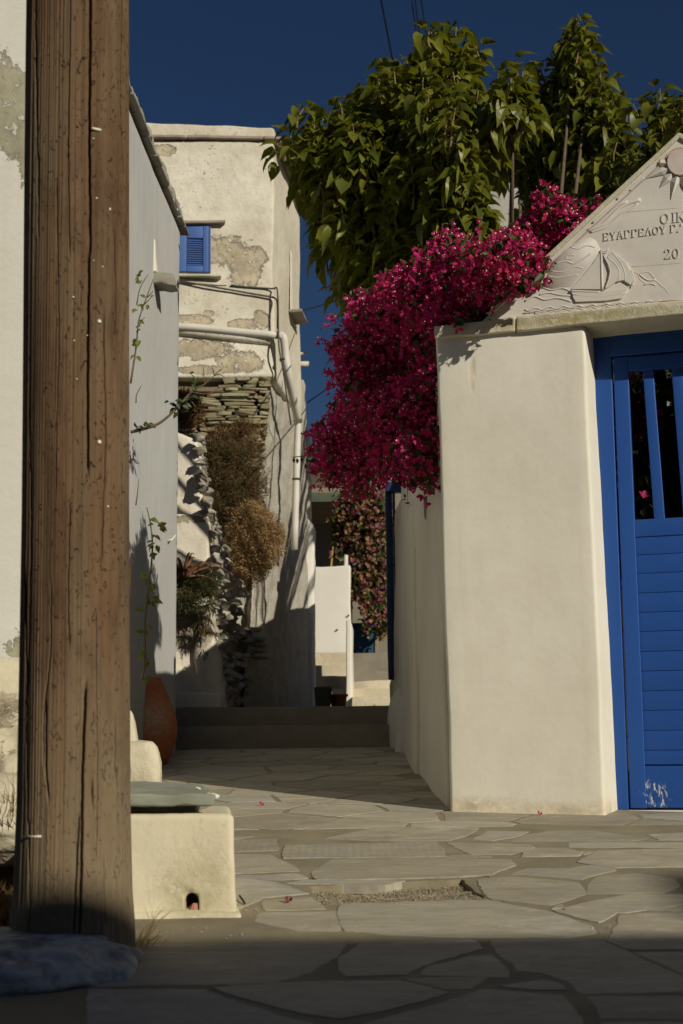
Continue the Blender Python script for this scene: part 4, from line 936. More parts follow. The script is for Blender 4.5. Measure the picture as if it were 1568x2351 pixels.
# dark porch with a green post, and a blue door under the dry bougainvillea
M_green = simple('green_paint', (.07, .095, .06), (.10, .12, .08), 5, .6)
porch = thing('porch', 'dark open porch with a green post and beam behind the white stair wall', 'porch', P(780, 1400, 17.2))
pbx('beam', [(700, 1153), (884, 1151), (884, 1133), (700, 1131)], 18.6, .14, M_green, porch, r=.008, amp=.003)
pbx('post', [(789, 1330), (799, 1330), (797, 1140), (788, 1140)], 18.62, .1, M_green, porch, r=.008, amp=.002)
pbx('post_base', [(789, 1305), (799, 1305), (799, 1272), (789, 1274)], 17.8, .1, M_ends, porch, r=.03, amp=.003)
pbx('roof', [(690, 1140), (890, 1140), (890, 1128), (690, 1126)], 18.65, 2.6, M_earth, porch, r=.02, amp=.02)
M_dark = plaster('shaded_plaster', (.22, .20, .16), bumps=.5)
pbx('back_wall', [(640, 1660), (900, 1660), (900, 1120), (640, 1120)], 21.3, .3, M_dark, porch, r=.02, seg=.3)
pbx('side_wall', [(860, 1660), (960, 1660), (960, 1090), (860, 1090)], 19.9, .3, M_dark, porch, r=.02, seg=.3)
pbx('pole', [(757, 1310), (762, 1310), (766, 1255), (763, 1255)], 18.3, .02, simple('yellow_wood', (.5, .32, .1), (.4, .25, .08)), porch, r=.005)
fd = thing('door', 'small dark blue door in deep shade at the very end of the lane', 'door', P(840, 1510, 17.3))
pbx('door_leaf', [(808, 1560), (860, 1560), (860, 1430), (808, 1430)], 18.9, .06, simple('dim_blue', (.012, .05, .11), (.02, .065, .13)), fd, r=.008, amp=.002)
pbx('frame', [(860, 1560), (868, 1560), (868, 1424), (860, 1424)], 18.88, .08, M_dark, fd, r=.008)
# planters on the landing
M_plant = simple('dark_plastic', (.05, .05, .045), (.08, .08, .07)); M_terra_d = simple('clay', (.30, .10, .05), (.36, .14, .08))
pl = thing('planter', 'dark square planter box in shade on the landing above the steps', 'planter', P(738, 1600, 12.6))
pbx('box', [(724, 1626), (758, 1626), (762, 1578), (720, 1577)], 12.6, .3, M_plant, pl, r=.012, amp=.004)
pbx('soil', [(724, 1584), (758, 1584), (758, 1576), (724, 1576)], 12.62, .26, M_earth, pl, r=.005, amp=.01)
pt_ = thing('flowerpot', 'dark red round pot in shade beside the square planter', 'pot', P(776, 1610, 12.9))
c = P(777, 1626, 12.9); prof = [(.05, 0), (.065, .02), (.075, .10), (.088, .105), (.088, .125), (.075, .125), (.07, .09)]
V = []; Fc = []; n = 20
for r_, z in prof:
    for k in range(n): V.append((c.x+r_*math.cos(k*2*math.pi/n), c.y+r_*math.sin(k*2*math.pi/n), c.z+z))
for i in range(len(prof)-1):
    for k in range(n): Fc.append((i*n+k, i*n+(k+1) % n, (i+1)*n+(k+1) % n, (i+1)*n+k))
Fc.append(tuple(range(6*n, 7*n))); obj('pot', V, Fc, M_terra_d, pt_, True)
# dry hillside far off
hv = []; hf = []; nxx, nyy = 60, 24
M_hill = simple('dry_hillside', (.16, .12, .075), (.10, .085, .045), .25, .95, 1., 1.5, .4)
for j in range(nyy+1):
    for i in range(nxx+1):
        x = -30+60*i/nxx; y = 34+60*j/nyy; t_ = j/nyy
        hv.append((x, y, CZ+.5+(y-34)*.30+1.6*noise.noise(Vector((x*.05, y*.05, 2)))+.5*noise.noise(Vector((x*.3, y*.3, 1)))-max(0, x-6)*.0+ -max(0, abs(x+2)-14)*.15))
for j in range(nyy):
    for i in range(nxx): hf.append((j*(nxx+1)+i, j*(nxx+1)+i+1, (j+1)*(nxx+1)+i+1, (j+1)*(nxx+1)+i))
tag(obj('hillside', hv, hf, M_hill, None, True), kind='structure')
# the houses behind the viewer, whose roof line shades the near paving
E0 = G(800, 2148); t_ = (E0.y+3.4)/-SUN_AZ[1]*1.0; rise = math.hypot(*SUN_AZ)*t_*math.tan(SUN_EL)
zr = E0.z+rise
rb = thing('house', 'white house across the lane that shades the near paving, behind the camera', 'house', (3, -5, 0))
quadbox('wall', [(-8, -3.4), (14, -3.4), (14, -8), (-8, -8)][::-1], -1.2, zr, M_white_far, rb, r=.03, seg=1.2, amp=.02)
e1 = G(1480, 2004); t2 = (e1.y+3.4)/-SUN_AZ[1]; zc_ = e1.z+math.hypot(*SUN_AZ)*t2*math.tan(SUN_EL); xc = e1.x+SUN_AZ[0]*t2
quadbox('chimney', [(xc-.02, -4.2), (xc+1.2, -4.2), (xc+1.2, -3.45), (xc-.02, -3.45)], zr-.1, [zc_-.02, zc_+.35, zc_+.35, zc_-.02], M_white_far, rb, r=.03, seg=.3)
# ------------------------------------------------------------------ wooden pole
PX0, PX1 = P(166, 2080, 3.65), P(181, 0, 3.65)
pole = thing('utility_pole', 'big weathered brown wooden pole standing at the left of the lane', 'pole', (PX0.x, PX0.y, gz(3.65)))
ax = (PX1-PX0).normalized(); zb0, zt0 = gz(3.65)-.05, 6.5
def pole_center(z): return PX0+ax*((z-PX0.z)/ax.z)
def pole_r(z):
    zz_ = z-CZ; return np.interp(zz_, [-.6, -.45, -.37, -.15, .58, 1.9, 6], [.1575, .153, .1465, .1405, .1368, .1385, .132])
cr = [  # cracks: sight-column against height in the survey, width, depth
 ([(0, 207), (300, 207), (560, 208), (600, 205), (1000, 203), (1100, 203)], 2.2, .016), ([(1560, 199), (1800, 190), (2000, 186), (2160, 183)], 2.4, .018), ([(1600, 106), (1750, 104), (1850, 112)], 2., .010),
 ([(0, 82), (300, 85), (560, 90)], 1.8, .006), ([(0, 160), (330, 157), (600, 158)], 1.5, .006), ([(1850, 183), (1950, 178), (2160, 170)], 2., .010), ([(700, 240), (1000, 244), (1300, 236)], 1.6, .006),
 ([(1640, 268), (1760, 266), (1830, 274)], 2., .008), ([(1330, 118), (1500, 116), (1640, 100), (1760, 100)], 1.6, .008), ([(0, 280), (200, 276), (420, 284)], 1.5, .006), ([(1300, 60), (1700, 62), (2000, 68), (2160, 66)], 1.6, .006),
 ([(900, 70), (1300, 72), (1600, 64)], 1.5, .005), ([(400, 130), (800, 134), (1150, 128)], 1.3, .005), ([(1130, 160), (1350, 157), (1500, 160)], 1.4, .006), ([(500, 262), (760, 266)], 1.4, .005), ([(1780, 212), (1860, 214)], 2.4, .010),
 ([(1950, 240), (2140, 243)], 1.4, .006), ([(1800, 300), (2100, 303)], 1.6, .006), ([(1380, 222), (1700, 226), (2000, 222)], 1.2, .004)]
rows = np.concatenate([np.linspace(zb0, 3.15, 420), np.linspace(3.2, zt0, 16)]); th_f = np.linspace(-math.pi*1.02, .02*math.pi, 460); th_b = np.linspace(.02*math.pi, math.pi*.98, 40)[1:-1]
TH = np.concatenate([th_f, th_b]); nt, nr = len(TH), len(rows)
cen = np.array([pole_center(z) for z in rows]); rad = np.array([pole_r(z) for z in rows])
X = cen[:, None, 0]+rad[:, None]*np.cos(TH)[None]; Y = cen[:, None, 1]+rad[:, None]*np.sin(TH)[None]; Z = np.repeat(rows[:, None], nt, 1)
dx, dy, dz = X, Y, Z-CZ; fw = dy*_F.y+dz*_F.z; PXX = 784+FOC*(dx*_R.x+dy*_R.y+dz*_R.z)/fw; PYY = 1175.5-FOC*(dx*_U.x+dy*_U.y+dz*_U.z)/fw
disp = np.zeros_like(X); front = (np.sin(TH) < .1)[None, :]; crackv = np.zeros_like(X)
for pts, w_, d_ in cr:
    ys_ = [p[0] for p in pts]; c_ = np.interp(PYY, ys_, [p[1] for p in pts]); c_ += .9*np.sin(PYY*.012+w_*9)+.5*np.sin(PYY*.07)+.35*np.sin(PYY*.21)
    e_ = np.clip(np.minimum(PYY-ys_[0]+4, ys_[-1]-PYY+4)/40, 0, 1) if ys_[0] > 0 else np.clip((ys_[-1]-PYY+4)/40, 0, 1)
    g_ = np.exp(-((PXX-c_)/w_)**2)*front*e_; disp -= g_*d_; crackv = np.maximum(crackv, g_)
ph = rng.uniform(0, 6.28, 60); fq = rng.integers(14, 150, 60); am = rng.uniform(.1, 1, 60)/np.sqrt(fq)
gr = sum(am[k]*np.sin(fq[k]*TH[None]+ph[k]+.8*np.sin(rows[:, None]*(.7+.05*k)+k)) for k in range(60)); disp += gr*.0011
disp += .0025*np.sin(TH[None]*3+rows[:, None]*1.3)*1.0
for (px_, py_, a_) in ((287, 1772, .005), (306, 1340, .009), (200, 1340, .004), (300, 1310, .004)):
    disp += a_*np.exp(-(((PXX-px_)/11)**2+((PYY-py_)/22)**2))*front
X = X+disp*np.cos(TH)[None]; Y = Y+disp*np.sin(TH)[None]
me = bpy.data.meshes.new('shaft'); co = np.stack([X, Y, Z], -1).reshape(-1, 3); me.vertices.add(len(co)); me.vertices.foreach_set('co', co.astype(np.float32).ravel())
I, J = np.meshgrid(np.arange(nr-1), np.arange(nt), indexing='ij'); J2 = (J+1) % nt
q = np.stack([I*nt+J, I*nt+J2, (I+1)*nt+J2, (I+1)*nt+J], -1).reshape(-1, 4)
me.loops.add(q.size); me.loops.foreach_set('vertex_index', q.astype(np.int32).ravel()); me.polygons.add(len(q)); me.polygons.foreach_set('loop_start', (np.arange(len(q))*4).astype(np.int32))
at = me.attributes.new('split', 'FLOAT', 'POINT'); at.data.foreach_set('value', crackv.astype(np.float32).ravel())
me.update(calc_edges=True); me.polygons.foreach_set('use_smooth', np.ones(len(q), dtype=bool))
def wood():
    t = NT('weathered_pole_wood')
    a = t.noise(1., 6, .65, t.map((34, 34, .9)), .3); b = t.noise(1., 4, .6, t.map((11, 11, .8)), .5); g = t.noise(1., 6, .7, t.map((120, 120, 2.2)))
    c = t.mix(t.rng(a, .3, .7), (.088, .052, .026), (.168, .110, .060)); c = t.mix(t.rng(b, .42, .68, 0, .8), c, (.145, .075, .034))
    c = t.mix(t.rng(t.noise(1, 3, .5, t.map((7, 7, 1.2))), .45, .75, 0, .75), c, (.21, .155, .09)); c = t.mix(t.rng(g, .5, .8, 0, .55), c, (.05, .027, .015))
    sp = t.noise(1., 3, .6, t.map((64, 64, 30)), 1.6); c = t.mix(t.rng(sp, .60, .67, 0, .8), c, (.028, .016, .010))
    big = t.noise(1., 4, .6, t.map((9, 9, 3.0)), .8); c = t.mix(t.rng(big, .5, .66, 0, .6), c, (.07, .036, .018))
    at_ = t.n.new('ShaderNodeAttribute'); at_.attribute_name = 'split'; c = t.mix(t.rng(at_.outputs['Fac'], .25, .9, 0, .9), c, (.018, .011, .007))
    sz = t.n.new('ShaderNodeSeparateXYZ'); t.l.new(t.co, sz.inputs[0])
    c = t.mix(t.rng(sz.outputs[2], gz(3.65)+.05, gz(3.65)+.85, .5, 0), c, (.33, .27, .17))
    h = t.math('ADD', t.math('MULTIPLY', g, .8), a); h = t.math('SUBTRACT', h, t.math('MULTIPLY', t.rng(sp, .6, .7, 0, 1), .9))
    return t.out(c, .85, h, .75, .005, .25, t.noise(1., 5, .7, t.map((260, 260, 9))), .5, .0015)
me.materials.append(wood()); link('shaft', me, pole)
def onpole(px, py):
    d = sight(px, py); z = 0
    for t_ in np.linspace(3.3, 3.8, 700):
        p = C0+d*(t_/d.y); c = pole_center(p.z)
        if math.hypot(p.x-c.x, p.y-c.y) < pole_r(p.z): return p, Vector((p.x-c.x, p.y-c.y, 0)).normalized()
M_pin = simple('white_pin', (.78, .76, .68), (.66, .6, .46), 40, .5)
for (px, py, rr_) in ((253, 481, 5), (228, 738, 5.5), (228, 1015, 5.8), (295, 865, 4), (214, 318, 2.4), (222, 455, 2.8), (236, 612, 2.2), (168, 682, 2.6), (170, 782, 2.2), (248, 1163, 3.2), (176, 870, 2.2), (215, 598, 1.8), (200, 770, 2.)):
    p, n = onpole(px, py); V, Fc = rock((0, 0, 0), 1, 1, 1, 1, .15, px); T = frame_mat(p, n, Zv); r_ = rr_*3.7/FOC
    obj('pin', [T @ Vector((v.x*r_, v.y*r_*.5, v.z*r_)) for v in V], Fc, M_pin, pole, True)
for (pts) in ([(210, 296), (230, 300)], [(96, 1920), (58, 1921)]):
    pp = [onpole(*q) for q in pts]; V, Fc = tube([p+n*.003 for p, n in pp], .004 if pts[0][0] > 100 else .003, 8, 1); obj('staple', V, Fc, M_pin, pole, True)

# ------------------------------------------------------------------ plastered box, slate lid, pot
bx = thing('masonry_box', 'cream plastered masonry box with a small arched hole at its foot, right of the pole', 'box', G(430, 2100))
M_box = plaster('cream_plaster', (.70, .64, .47), (.50, .43, .27), .45, bumps=.35, bscale=7, specks=.25, patches=((P(440, 2060, 3.97), (.09, .3, .10), 1.0, 9),), pcol=(.52, .46, .30), soft=.6)
fr = G(546, 2102); fy = fr.y; tfr = P(536, 1868, fy+.01); z_top = tfr.z
mb = MB(); zl = gz(fy)-.03
V, Fc = rbox([(-.83, fy, zl), (fr.x, fy, zl), (fr.x*(fy+.5)/fy-.01, fy+.50, zl), (-.83, fy+.52, zl)], [(-.83, fy+.01, z_top), (tfr.x, fy+.01, z_top), (tfr.x*(fy+.5)/fy-.012, fy+.50, z_top), (-.83, fy+.50, z_top)], .018, .025, .005, 5, 3)
bo = obj('body', V, Fc, M_box, None, True)
cx0, cz0 = P(440, 2070, fy).x, P(440, 2070, fy).z; ww = 15.5*fy/FOC
arch = [(cx0-ww, cz0-.045), (cx0+ww, cz0-.045), (cx0+ww*1.05, cz0+.0)]+[(cx0+ww*math.cos(a*math.pi/8), cz0+.002+ww*1.15*math.sin(a*math.pi/8)) for a in range(1, 8)]+[(cx0-ww*1.05, cz0)]
AV = [(x, fy-.05, z) for x, z in arch]+[(x, fy+.16, z) for x, z in arch]; n = len(arch)
AF = [tuple(range(n-1, -1, -1)), tuple(range(n, 2*n))]+[(i, (i+1) % n, n+(i+1) % n, n+i) for i in range(n)]
cut = obj('cutter', AV, AF, M_box); bm = bmesh.new(); bm.from_mesh(cut.data); bmesh.ops.recalc_face_normals(bm, faces=bm.faces); bm.to_mesh(cut.data); bm.free()
bm = bmesh.new(); bm.from_mesh(bo.data); bmesh.ops.recalc_face_normals(bm, faces=bm.faces); bm.to_mesh(bo.data); bm.free()
md = bo.modifiers.new('hole', 'BOOLEAN'); md.object = cut; md.operation = 'DIFFERENCE'; md.solver = 'EXACT'
bpy.context.view_layer.update(); nm = bpy.data.meshes.new_from_object(bo.evaluated_get(bpy.context.evaluated_depsgraph_get()))
bo.modifiers.clear(); bo.data = nm; bpy.data.objects.remove(cut); bo.parent = bx; bo.matrix_parent_inverse = Matrix.Translation(-bx.location)
V, Fc = rbox([(-.83, fy-.03, zl), (fr.x+.018, fy-.03, zl), (fr.x*(fy+.5)/fy+.01, fy+.5, zl), (-.83, fy+.5, zl)], [(-.83, fy-.015, zl+.042), (fr.x+.008, fy-.015, zl+.042), (fr.x*(fy+.5)/fy, fy+.5, zl+.05), (-.83, fy+.5, zl+.05)], .012, .03, .012, 8, 3)
obj('foot_fillet', V, Fc, M_box, bx, True)
M_tile = simple('broken_tile', (.36, .15, .09), (.44, .24, .16), 20, .85, .4)
tl_ = thing('tile_shard', 'broken reddish tile shard wedged in the arched hole of the cream box', 'tile', (cx0, fy, cz0-.04))
V, Fc = hull([(cx0-.9*ww, fy-.005, cz0-.052), (cx0+.8*ww, fy-.008, cz0-.056), (cx0+.9*ww, fy+.01, cz0-.006), (cx0+.2*ww, fy+.0, cz0-.004), (cx0-.8*ww, fy+.02, cz0-.02), (cx0-.9*ww, fy+.04, cz0-.05), (cx0+.8*ww, fy+.04, cz0-.05), (cx0+.8*ww, fy+.05, cz0-.01), (cx0, fy+.045, cz0-.01)])
obj('shard', V, Fc, M_tile, tl_)
M_lid = simple('greenish_slate', (.22, .235, .18), (.32, .32, .25), 5, .75, .5, 18, .006, stretch=(1, 1, 3))
lid = thing('slate_lid', 'greenish slate slab laid as a lid on the cream box', 'slab', P(380, 1860, fy+.1))
A = [P(190, 1855, fy-.02), P(489, 1851, fy-.01), P(455, 1816, fy+.55), P(190, 1812, fy+.55)]; B = [P(190, 1822, fy-.02), P(496, 1826, fy-.01), P(462, 1799, fy+.55), P(190, 1792, fy+.55)]
V, Fc = rbox(A, B, .007, .018, .008, 11, 5); obj('slab', V, Fc, M_lid, lid, True)
mb = MB(); rr = random.Random(4)
for k in range(8):
    f = rr.random(); c = P(lerp(430, 496, f**.6), lerp(1806, 1828, f**.7)+rr.uniform(-4, 3), fy+.25*(1-f)+.0); s = rr.uniform(.004, .011)*(1.3 if f > .85 else .7); mb.add(*rock(c, s*1.3, s, s*.7, 1, .4, k))
mb = mb.obj('lime_crust', M_white, lid, True); mb['kind'] = 'stuff'
cb = [P(220, 1880, fy+.1), P(470, 1880, fy+.1)]
V, Fc = rbox([(cb[0].x, fy+.06, z_top-.02), (cb[1].x-.02, fy+.06, z_top-.02), (cb[1].x-.02, fy+.45, z_top-.02), (cb[0].x, fy+.45, z_top-.02)], [(cb[0].x, fy+.06, z_top+.03), (cb[1].x-.02, fy+.06, z_top+.026), (cb[1].x-.02, fy+.45, z_top+.05), (cb[0].x, fy+.45, z_top+.05)], .01, .05, .004)
obj('packing', V, Fc, M_slate, lid, True)
st_ = thing('plaster_kerb', 'rough white plastered stub of masonry between the slate lid and the clay jar', 'kerb', G(345, 1850))
V, Fc = rbox([P(200, 1850, 5.3), P(376, 1850, 5.3), P(374, 1850, 5.8), P(200, 1850, 5.3)+Vector((0, .5, 0))], [P(200, 1690, 5.3), P(357, 1706, 5.3), P(360, 1700, 5.75), P(200, 1690, 5.3)+Vector((0, .45, 0))], .035, .025, .016, 7, 2)
obj('masonry', V, Fc, M_rockw, st_, True)
V, Fc = rbox([P(200, 1720, 5.35), P(318, 1720, 5.35), P(316, 1720, 5.75), P(200, 1720, 5.75)], [P(200, 1610, 5.35), P(306, 1630, 5.35), P(308, 1640, 5.75), P(200, 1640, 5.75)], .03, .025, .014, 7, 5)
obj('masonry', V, Fc, M_rockw, st_, True)
# jar
def terracotta():
    t = NT('terracotta'); c = t.mix(t.rng(t.noise(7, 5), .3, .7), (.50, .14, .055), (.58, .20, .085))
    c = t.mix(t.rng(t.noise(26, 6, .75), .5, .62, 0, .55), c, (.26, .16, .10)); m = t.blob(JC+Vector((-.02, -.17, .30)), (.13, .2, .10), 1.0, 14, .5)
    c = t.mix(t.math('MULTIPLY', m, t.rng(t.noise(60, 4, .7), .4, .55, .3, .9)), c, (.60, .42, .30)); return t.out(c, .85, t.noise(30, 5), .4, .003, .3)
JC = G(352, 1754); JC = Vector((JC.x-.0, JC.y, gz(JC.y))); js = JC.y/FOC
jar = thing('clay_jar', 'tall angular terracotta jar against the grey wall, behind the pole', 'jar', JC)
jp = [(54, 0), (59, 2), (70, 26), (78, 52), (81, 74), (80, 90), (75, 114), (60, 152), (44, 190), (43, 194), (37, 194), (34, 176)]
V = []; Fc = []; n = 40; jx = JC.x-27*js
for r_, z in jp:
    for k in range(n): V.append((jx+r_*js*math.cos(k*2*math.pi/n), JC.y+r_*js*math.sin(k*2*math.pi/n), JC.z+z*js))
for i in range(len(jp)-1):
    for k in range(n): Fc.append((i*n+k, i*n+(k+1) % n, (i+1)*n+(k+1) % n, (i+1)*n+k))
Fc.append(tuple(range(11*n, 12*n))); obj('body', V, Fc, terracotta(), jar, True)

# ------------------------------------------------------------------ leaves and flowers
def mulberry_leaf(seed):
    r = random.Random(seed); out = [(0, .0), (.12, -.10), (.30, -.09), (.44, .04), (.50, .24), (.475, .44), (.39, .62), (.24, .79), (.10, .90), (0, 1.02)]
    V = []; droop = r.uniform(.25, .85); fold = r.uniform(.15, .6); wav = r.uniform(.03, .07)
    def z(x, y): return fold*abs(x)-droop*max(0, y)**2*(1+.3*abs(x))+wav*math.sin(y*11+seed)*abs(x)*2
    N = len(out); mids = [(0, max(0., y)) for x, y in out]
    L = [(-x*(1+r.uniform(-.05, .05)), y) for x, y in out]; Rr = [(x, y) for x, y in out]
    for g in (L, mids, Rr):
        for x, y in g: V.append((x, y, z(x, y)))
    Fc = []
    for i in range(N-1):
        Fc.append((i, N+i, N+i+1, i+1)); Fc.append((N+i, 2*N+i, 2*N+i+1, N+i+1))
    pet = [(-.012, 0, 0), (.012, 0, 0), (.010, -.40, .10), (-.010, -.40, .10)]; n0 = len(V); V += pet; Fc.append((n0, n0+1, n0+2, n0+3))
    return V, Fc, [0]*(len(Fc)-1)+[1]
def small_leaf(seed):
    r = random.Random(seed); d, f = r.uniform(.1, .4), r.uniform(.15, .4)
    P_ = [(0, 0, 0), (-.26, .3, f*.3), (-.24, .62, f*.25-d*.3), (0, 1, -d), (.24, .62, f*.25-d*.3), (.26, .3, f*.3), (0, .5, -d*.2)]
    return P_, [(0, 6, 2, 1), (6, 3, 2), (0, 5, 4, 6), (6, 4, 3)], [0]*4
def bract_flower(seed, white=True):
    r = random.Random(seed); V = []; Fc = []; M = []
    for k in range(3):
        a = k*2.094+r.uniform(-.3, .3); op = r.uniform(.5, 1.0); ca, sa = math.cos(a), math.sin(a); w = r.uniform(.34, .46); L = r.uniform(.85, 1.1)
        def q(u, v, z_): rad_ = v*math.sin(op); return (ca*rad_-sa*u, sa*rad_+ca*u, v*math.cos(op)+z_)
        n = len(V); V += [q(0, 0, 0), q(-w, .5*L, .06), q(-w*.6, .82*L, .05), q(0, L, -.08), q(w*.6, .82*L, .05), q(w, .5*L, .06), q(0, .5*L, -.06)]
        Fc += [(n, n+6, n+2, n+1), (n+6, n+3, n+2), (n, n+5, n+4, n+6), (n+6, n+4, n+3)]; M += [k % 2]*4
    if white:
        n = len(V); V += [(.0, .0, .2), (.2, 0, .7), (-.1, .17, .7), (-.1, -.17, .7), (0, 0, .8)]; Fc += [(n, n+2, n+1), (n, n+3, n+2), (n, n+1, n+3), (n+1, n+2, n+4), (n+2, n+3, n+4), (n+3, n+1, n+4)]; M += [2]*6
    return V, Fc, M
def inpoly(x, y, poly):
    c = False; j = len(poly)-1
    for i in range(len(poly)):
        (xi, yi), (xj, yj) = poly[i], poly[j]
        if (yi > y) != (yj > y) and x < (xj-xi)*(y-yi)/(yj-yi)+xi: c = not c
        j = i
    return c
def rsph(r):
    v = Vector((r.gauss(0, 1), r.gauss(0, 1), r.gauss(0, 1))); return v.normalized()
M_leafm = leafy('mulberry_leaf', (.075, .095, .010), (.25, .25, .028), .44, .32, .5, (.34, .35, .015)); M_petiole = simple('petiole', (.20, .19, .06), (.14, .11, .05))
M_bark = simple('bark', (.10, .075, .05), (.17, .13, .09), 8, .9, .7, 30, .01, stretch=(4, 4, 1))
M_twig = simple('twig', (.17, .13, .07), (.10, .07, .04), 20, .8)

# mulberry tree
tree = thing('mulberry_tree', 'large-leaved green mulberry tree rising behind the gate and wall', 'tree', (1.4, 10.4, gz(10.4)))
mb = MB(); mb.add(*tube([(1.4, 10.4, .3), (1.38, 10.42, 1.2), (1.33, 10.3, 2.0), (1.35, 10.2, 2.7)], [.14, .12, .11, .10], 12, 4)); mb.obj('trunk', M_bark, tree, True)
TC = Vector((1.4, 10.4, 2.6))
crown = [(690, 300), (715, 265), (765, 250), (815, 235), (855, 160), (900, 150), (960, 130), (985, 70), (1030, 55), (1085, 100), (1085, 180), (1108, 270), (1150, 160), (1200, 140), (1260, 150), (1290, 60), (1340, 45), (1375, 100), (1400, 180), (1430, 225), (1440, 290), (1462, 350), (1500, 220), (1540, 200), (1640, 210), (1660, 380), (1560, 400), (1450, 430), (1380, 480), (1300, 560), (1200, 500), (1130, 560), (1000, 600), (900, 640), (840, 700), (812, 650), (800, 600), (782, 560), (760, 520), (730, 480), (722, 420), (705, 360)]
hole = [(1125, 395), (1180, 385), (1195, 545), (1118, 545)]
tdepth = lambda x: float(np.interp(x, [650, 820, 960, 1105], [9.9, 9.4, 9.0, 8.9])) if x < 1080 else (9.3 if x < 1455 else 10.1)
def lights_blocked(p):
    """How badly a twig at p would shade faces of the lane that the sun reaches."""
    h = 0
    for (ax_, v, a0, a1, z0, z1, w) in ((1, 11.85, -1.48, -1.05, 1.62, 3.5, 1), (1, 12.4, -1.2, -.5, 1.9, 3.7, 1.5), (0, -.5, 12.8, 15.2, 1.9, 6.2, 1), (1, 13.0, -1.5, -.6, 3.1, 6.4, 1), (1, 11.3, -1.38, -.9, 1.5, 2.6, 1.5), (0, -1.23, 7.8, 10.6, 2.3, 4.3, 1.5)):
        k = (v-p[ax_])/(-SUN[ax_])
        if k <= 0: continue
        q = p-SUN*k; o_ = q[1-ax_]
        if a0-.1 < o_ < a1+.1 and z0-.1 < q.z < z1+.1: h += w
    return h
r = random.Random(21); shoots = []
for (x, y, L) in ((1030, 62, 175), (1075, 110, 150), (990, 60, 170), (1335, 40, 190), (1310, 90, 160), (1365, 110, 170), (870, 165, 150), (905, 150, 120), (840, 190, 140), (765, 250, 130), (722, 272, 110), (700, 300, 70), (1200, 150, 160), (1165, 165, 130), (1250, 160, 160), (1440, 215, 150), (1410, 200, 140), (1530, 205, 200), (1560, 230, 190), (1500, 240, 150), (1600, 220, 200), (960, 150, 150), (930, 190, 140), (800, 235, 130)):
    shoots.append((x, y, L, tdepth(x)+r.uniform(-.15, .15)))
for (x, y) in ((700, 232), (664, 285), (650, 318), (884, 132), (1048, 48), (1092, 92), (1098, 196), (1452, 222), (1322, 28), (1184, 128), (780, 222), (1240, 132), (1395, 170), (742, 470), (790, 640), (712, 400), (985, 58), (935, 128), (1515, 190)):
    shoots.append((x, y, 62, tdepth(x)))
tries = 0
while len(shoots) < 600 and tries < 12000:
    tries += 1; x, y = r.uniform(650, 1660), r.uniform(60, 720)
    if not inpoly(x, y, crown) or (inpoly(x, y, hole) and r.random() < .93): continue
    L = r.uniform(70, 150)
    if not inpoly(x, y-10, crown) : continue
    if not inpoly(x, min(y+L*.6, 715), crown) and r.random() < .6: continue
    if inpoly(x, y+L*.6, hole) or inpoly(x+22, y+L*.3, hole) or inpoly(x-22, y+L*.3, hole): continue
    shoots.append((x, y, L, tdepth(x)+r.uniform(-.32, .3)))
best = []
for (x, y, L, Yd) in shoots:
    c_ = []
    for k in range(30):
        Yk = 8.4+k*.17+r.uniform(-.05, .05); pts_ = [P(x+dx_, y+f*L, Yk) for f in (.0, .5, 1.) for dx_ in (-20, 20)]
        c_.append((sum(lights_blocked(p) for p in pts_)+abs(Yk-9.6)*.12+r.random()*.2, Yk))
    c_ = min(c_)
    if c_[0] > 2.2 and y > 200 and x < 1130: continue
    best.append((x, y, L, c_[1]))
shoots = best
leaf_pl = []; tw = MB(); nodes_ = []
for si, (x, y, L, Yd) in enumerate(shoots):
    top = P(x, y+14, Yd); bot = P(x+r.uniform(-22, 22), y+L, Yd+r.uniform(-.08, .08)); nodes_.append(bot)
    tw.add(*tube([bot, (bot+top)/2+rsph(r)*.02, top], [.010, .007, .004], 5, 2))
    n = max(8, int(L/5.6)); a = r.uniform(0, 6)
    for k in range(n):
        f = (k+.5)/n; c = bot.lerp(top, f); a += 2.4+r.uniform(-.5, .5); pitch = lerp(.55, -.3, f)+r.uniform(-.45, .5)
        s = r.choice((r.uniform(.06, .10), r.uniform(.085, .125), r.uniform(.10, .138)))*min(1.12, Yd/9.0)*(1.0 if f < .8 else .7)
        hd = Vector((math.cos(a), math.sin(a), 0)); yv = hd*math.cos(pitch)-Zv*math.sin(pitch); zv = hd*math.sin(pitch)+Zv*math.cos(pitch)+rsph(r)*.55
        base = c+hd*s*.5+Zv*(.02-.03*pitch); T = frame_mat(base, yv, zv, s) @ Matrix.Diagonal((r.uniform(.55, 1.05), 1, r.uniform(.7, 1.5), 1)); leaf_pl.append((r.randrange(6), T, Yd-base.y*0+(base.y-.25*base.z)*1.0))
    if si > 20 and r.random() < .7:            # loose low leaves
        pass
tw.obj('twigs', simple('young_wood', (.26, .19, .09), (.18, .13, .06)), tree, True)['kind'] = 'stuff'
# limbs from the trunk to groups of shoots
cl = {}
for b_ in nodes_: cl.setdefault((round((b_.x)/.42), round((b_.z)/.5)), []).append(b_)
mb = None
for key, g in cl.items():
    c = sum(g, Vector())/len(g); mid = TC.lerp(c, .5)+Vector((r.uniform(-.1, .1), r.uniform(-.1, .1), -.12))
    V, Fc = tube([TC, TC.lerp(mid, .5)+Vector((0, 0, -.03)), mid, c], [.05, .035, .022, .010], 7, 3); obj('branch', V, Fc, M_bark, tree, True)
leaf_bases = [mulberry_leaf(k) for k in range(6)]
scatter(tree, 'leaf', 'leaves', leaf_bases, leaf_pl, [M_leafm, M_petiole])

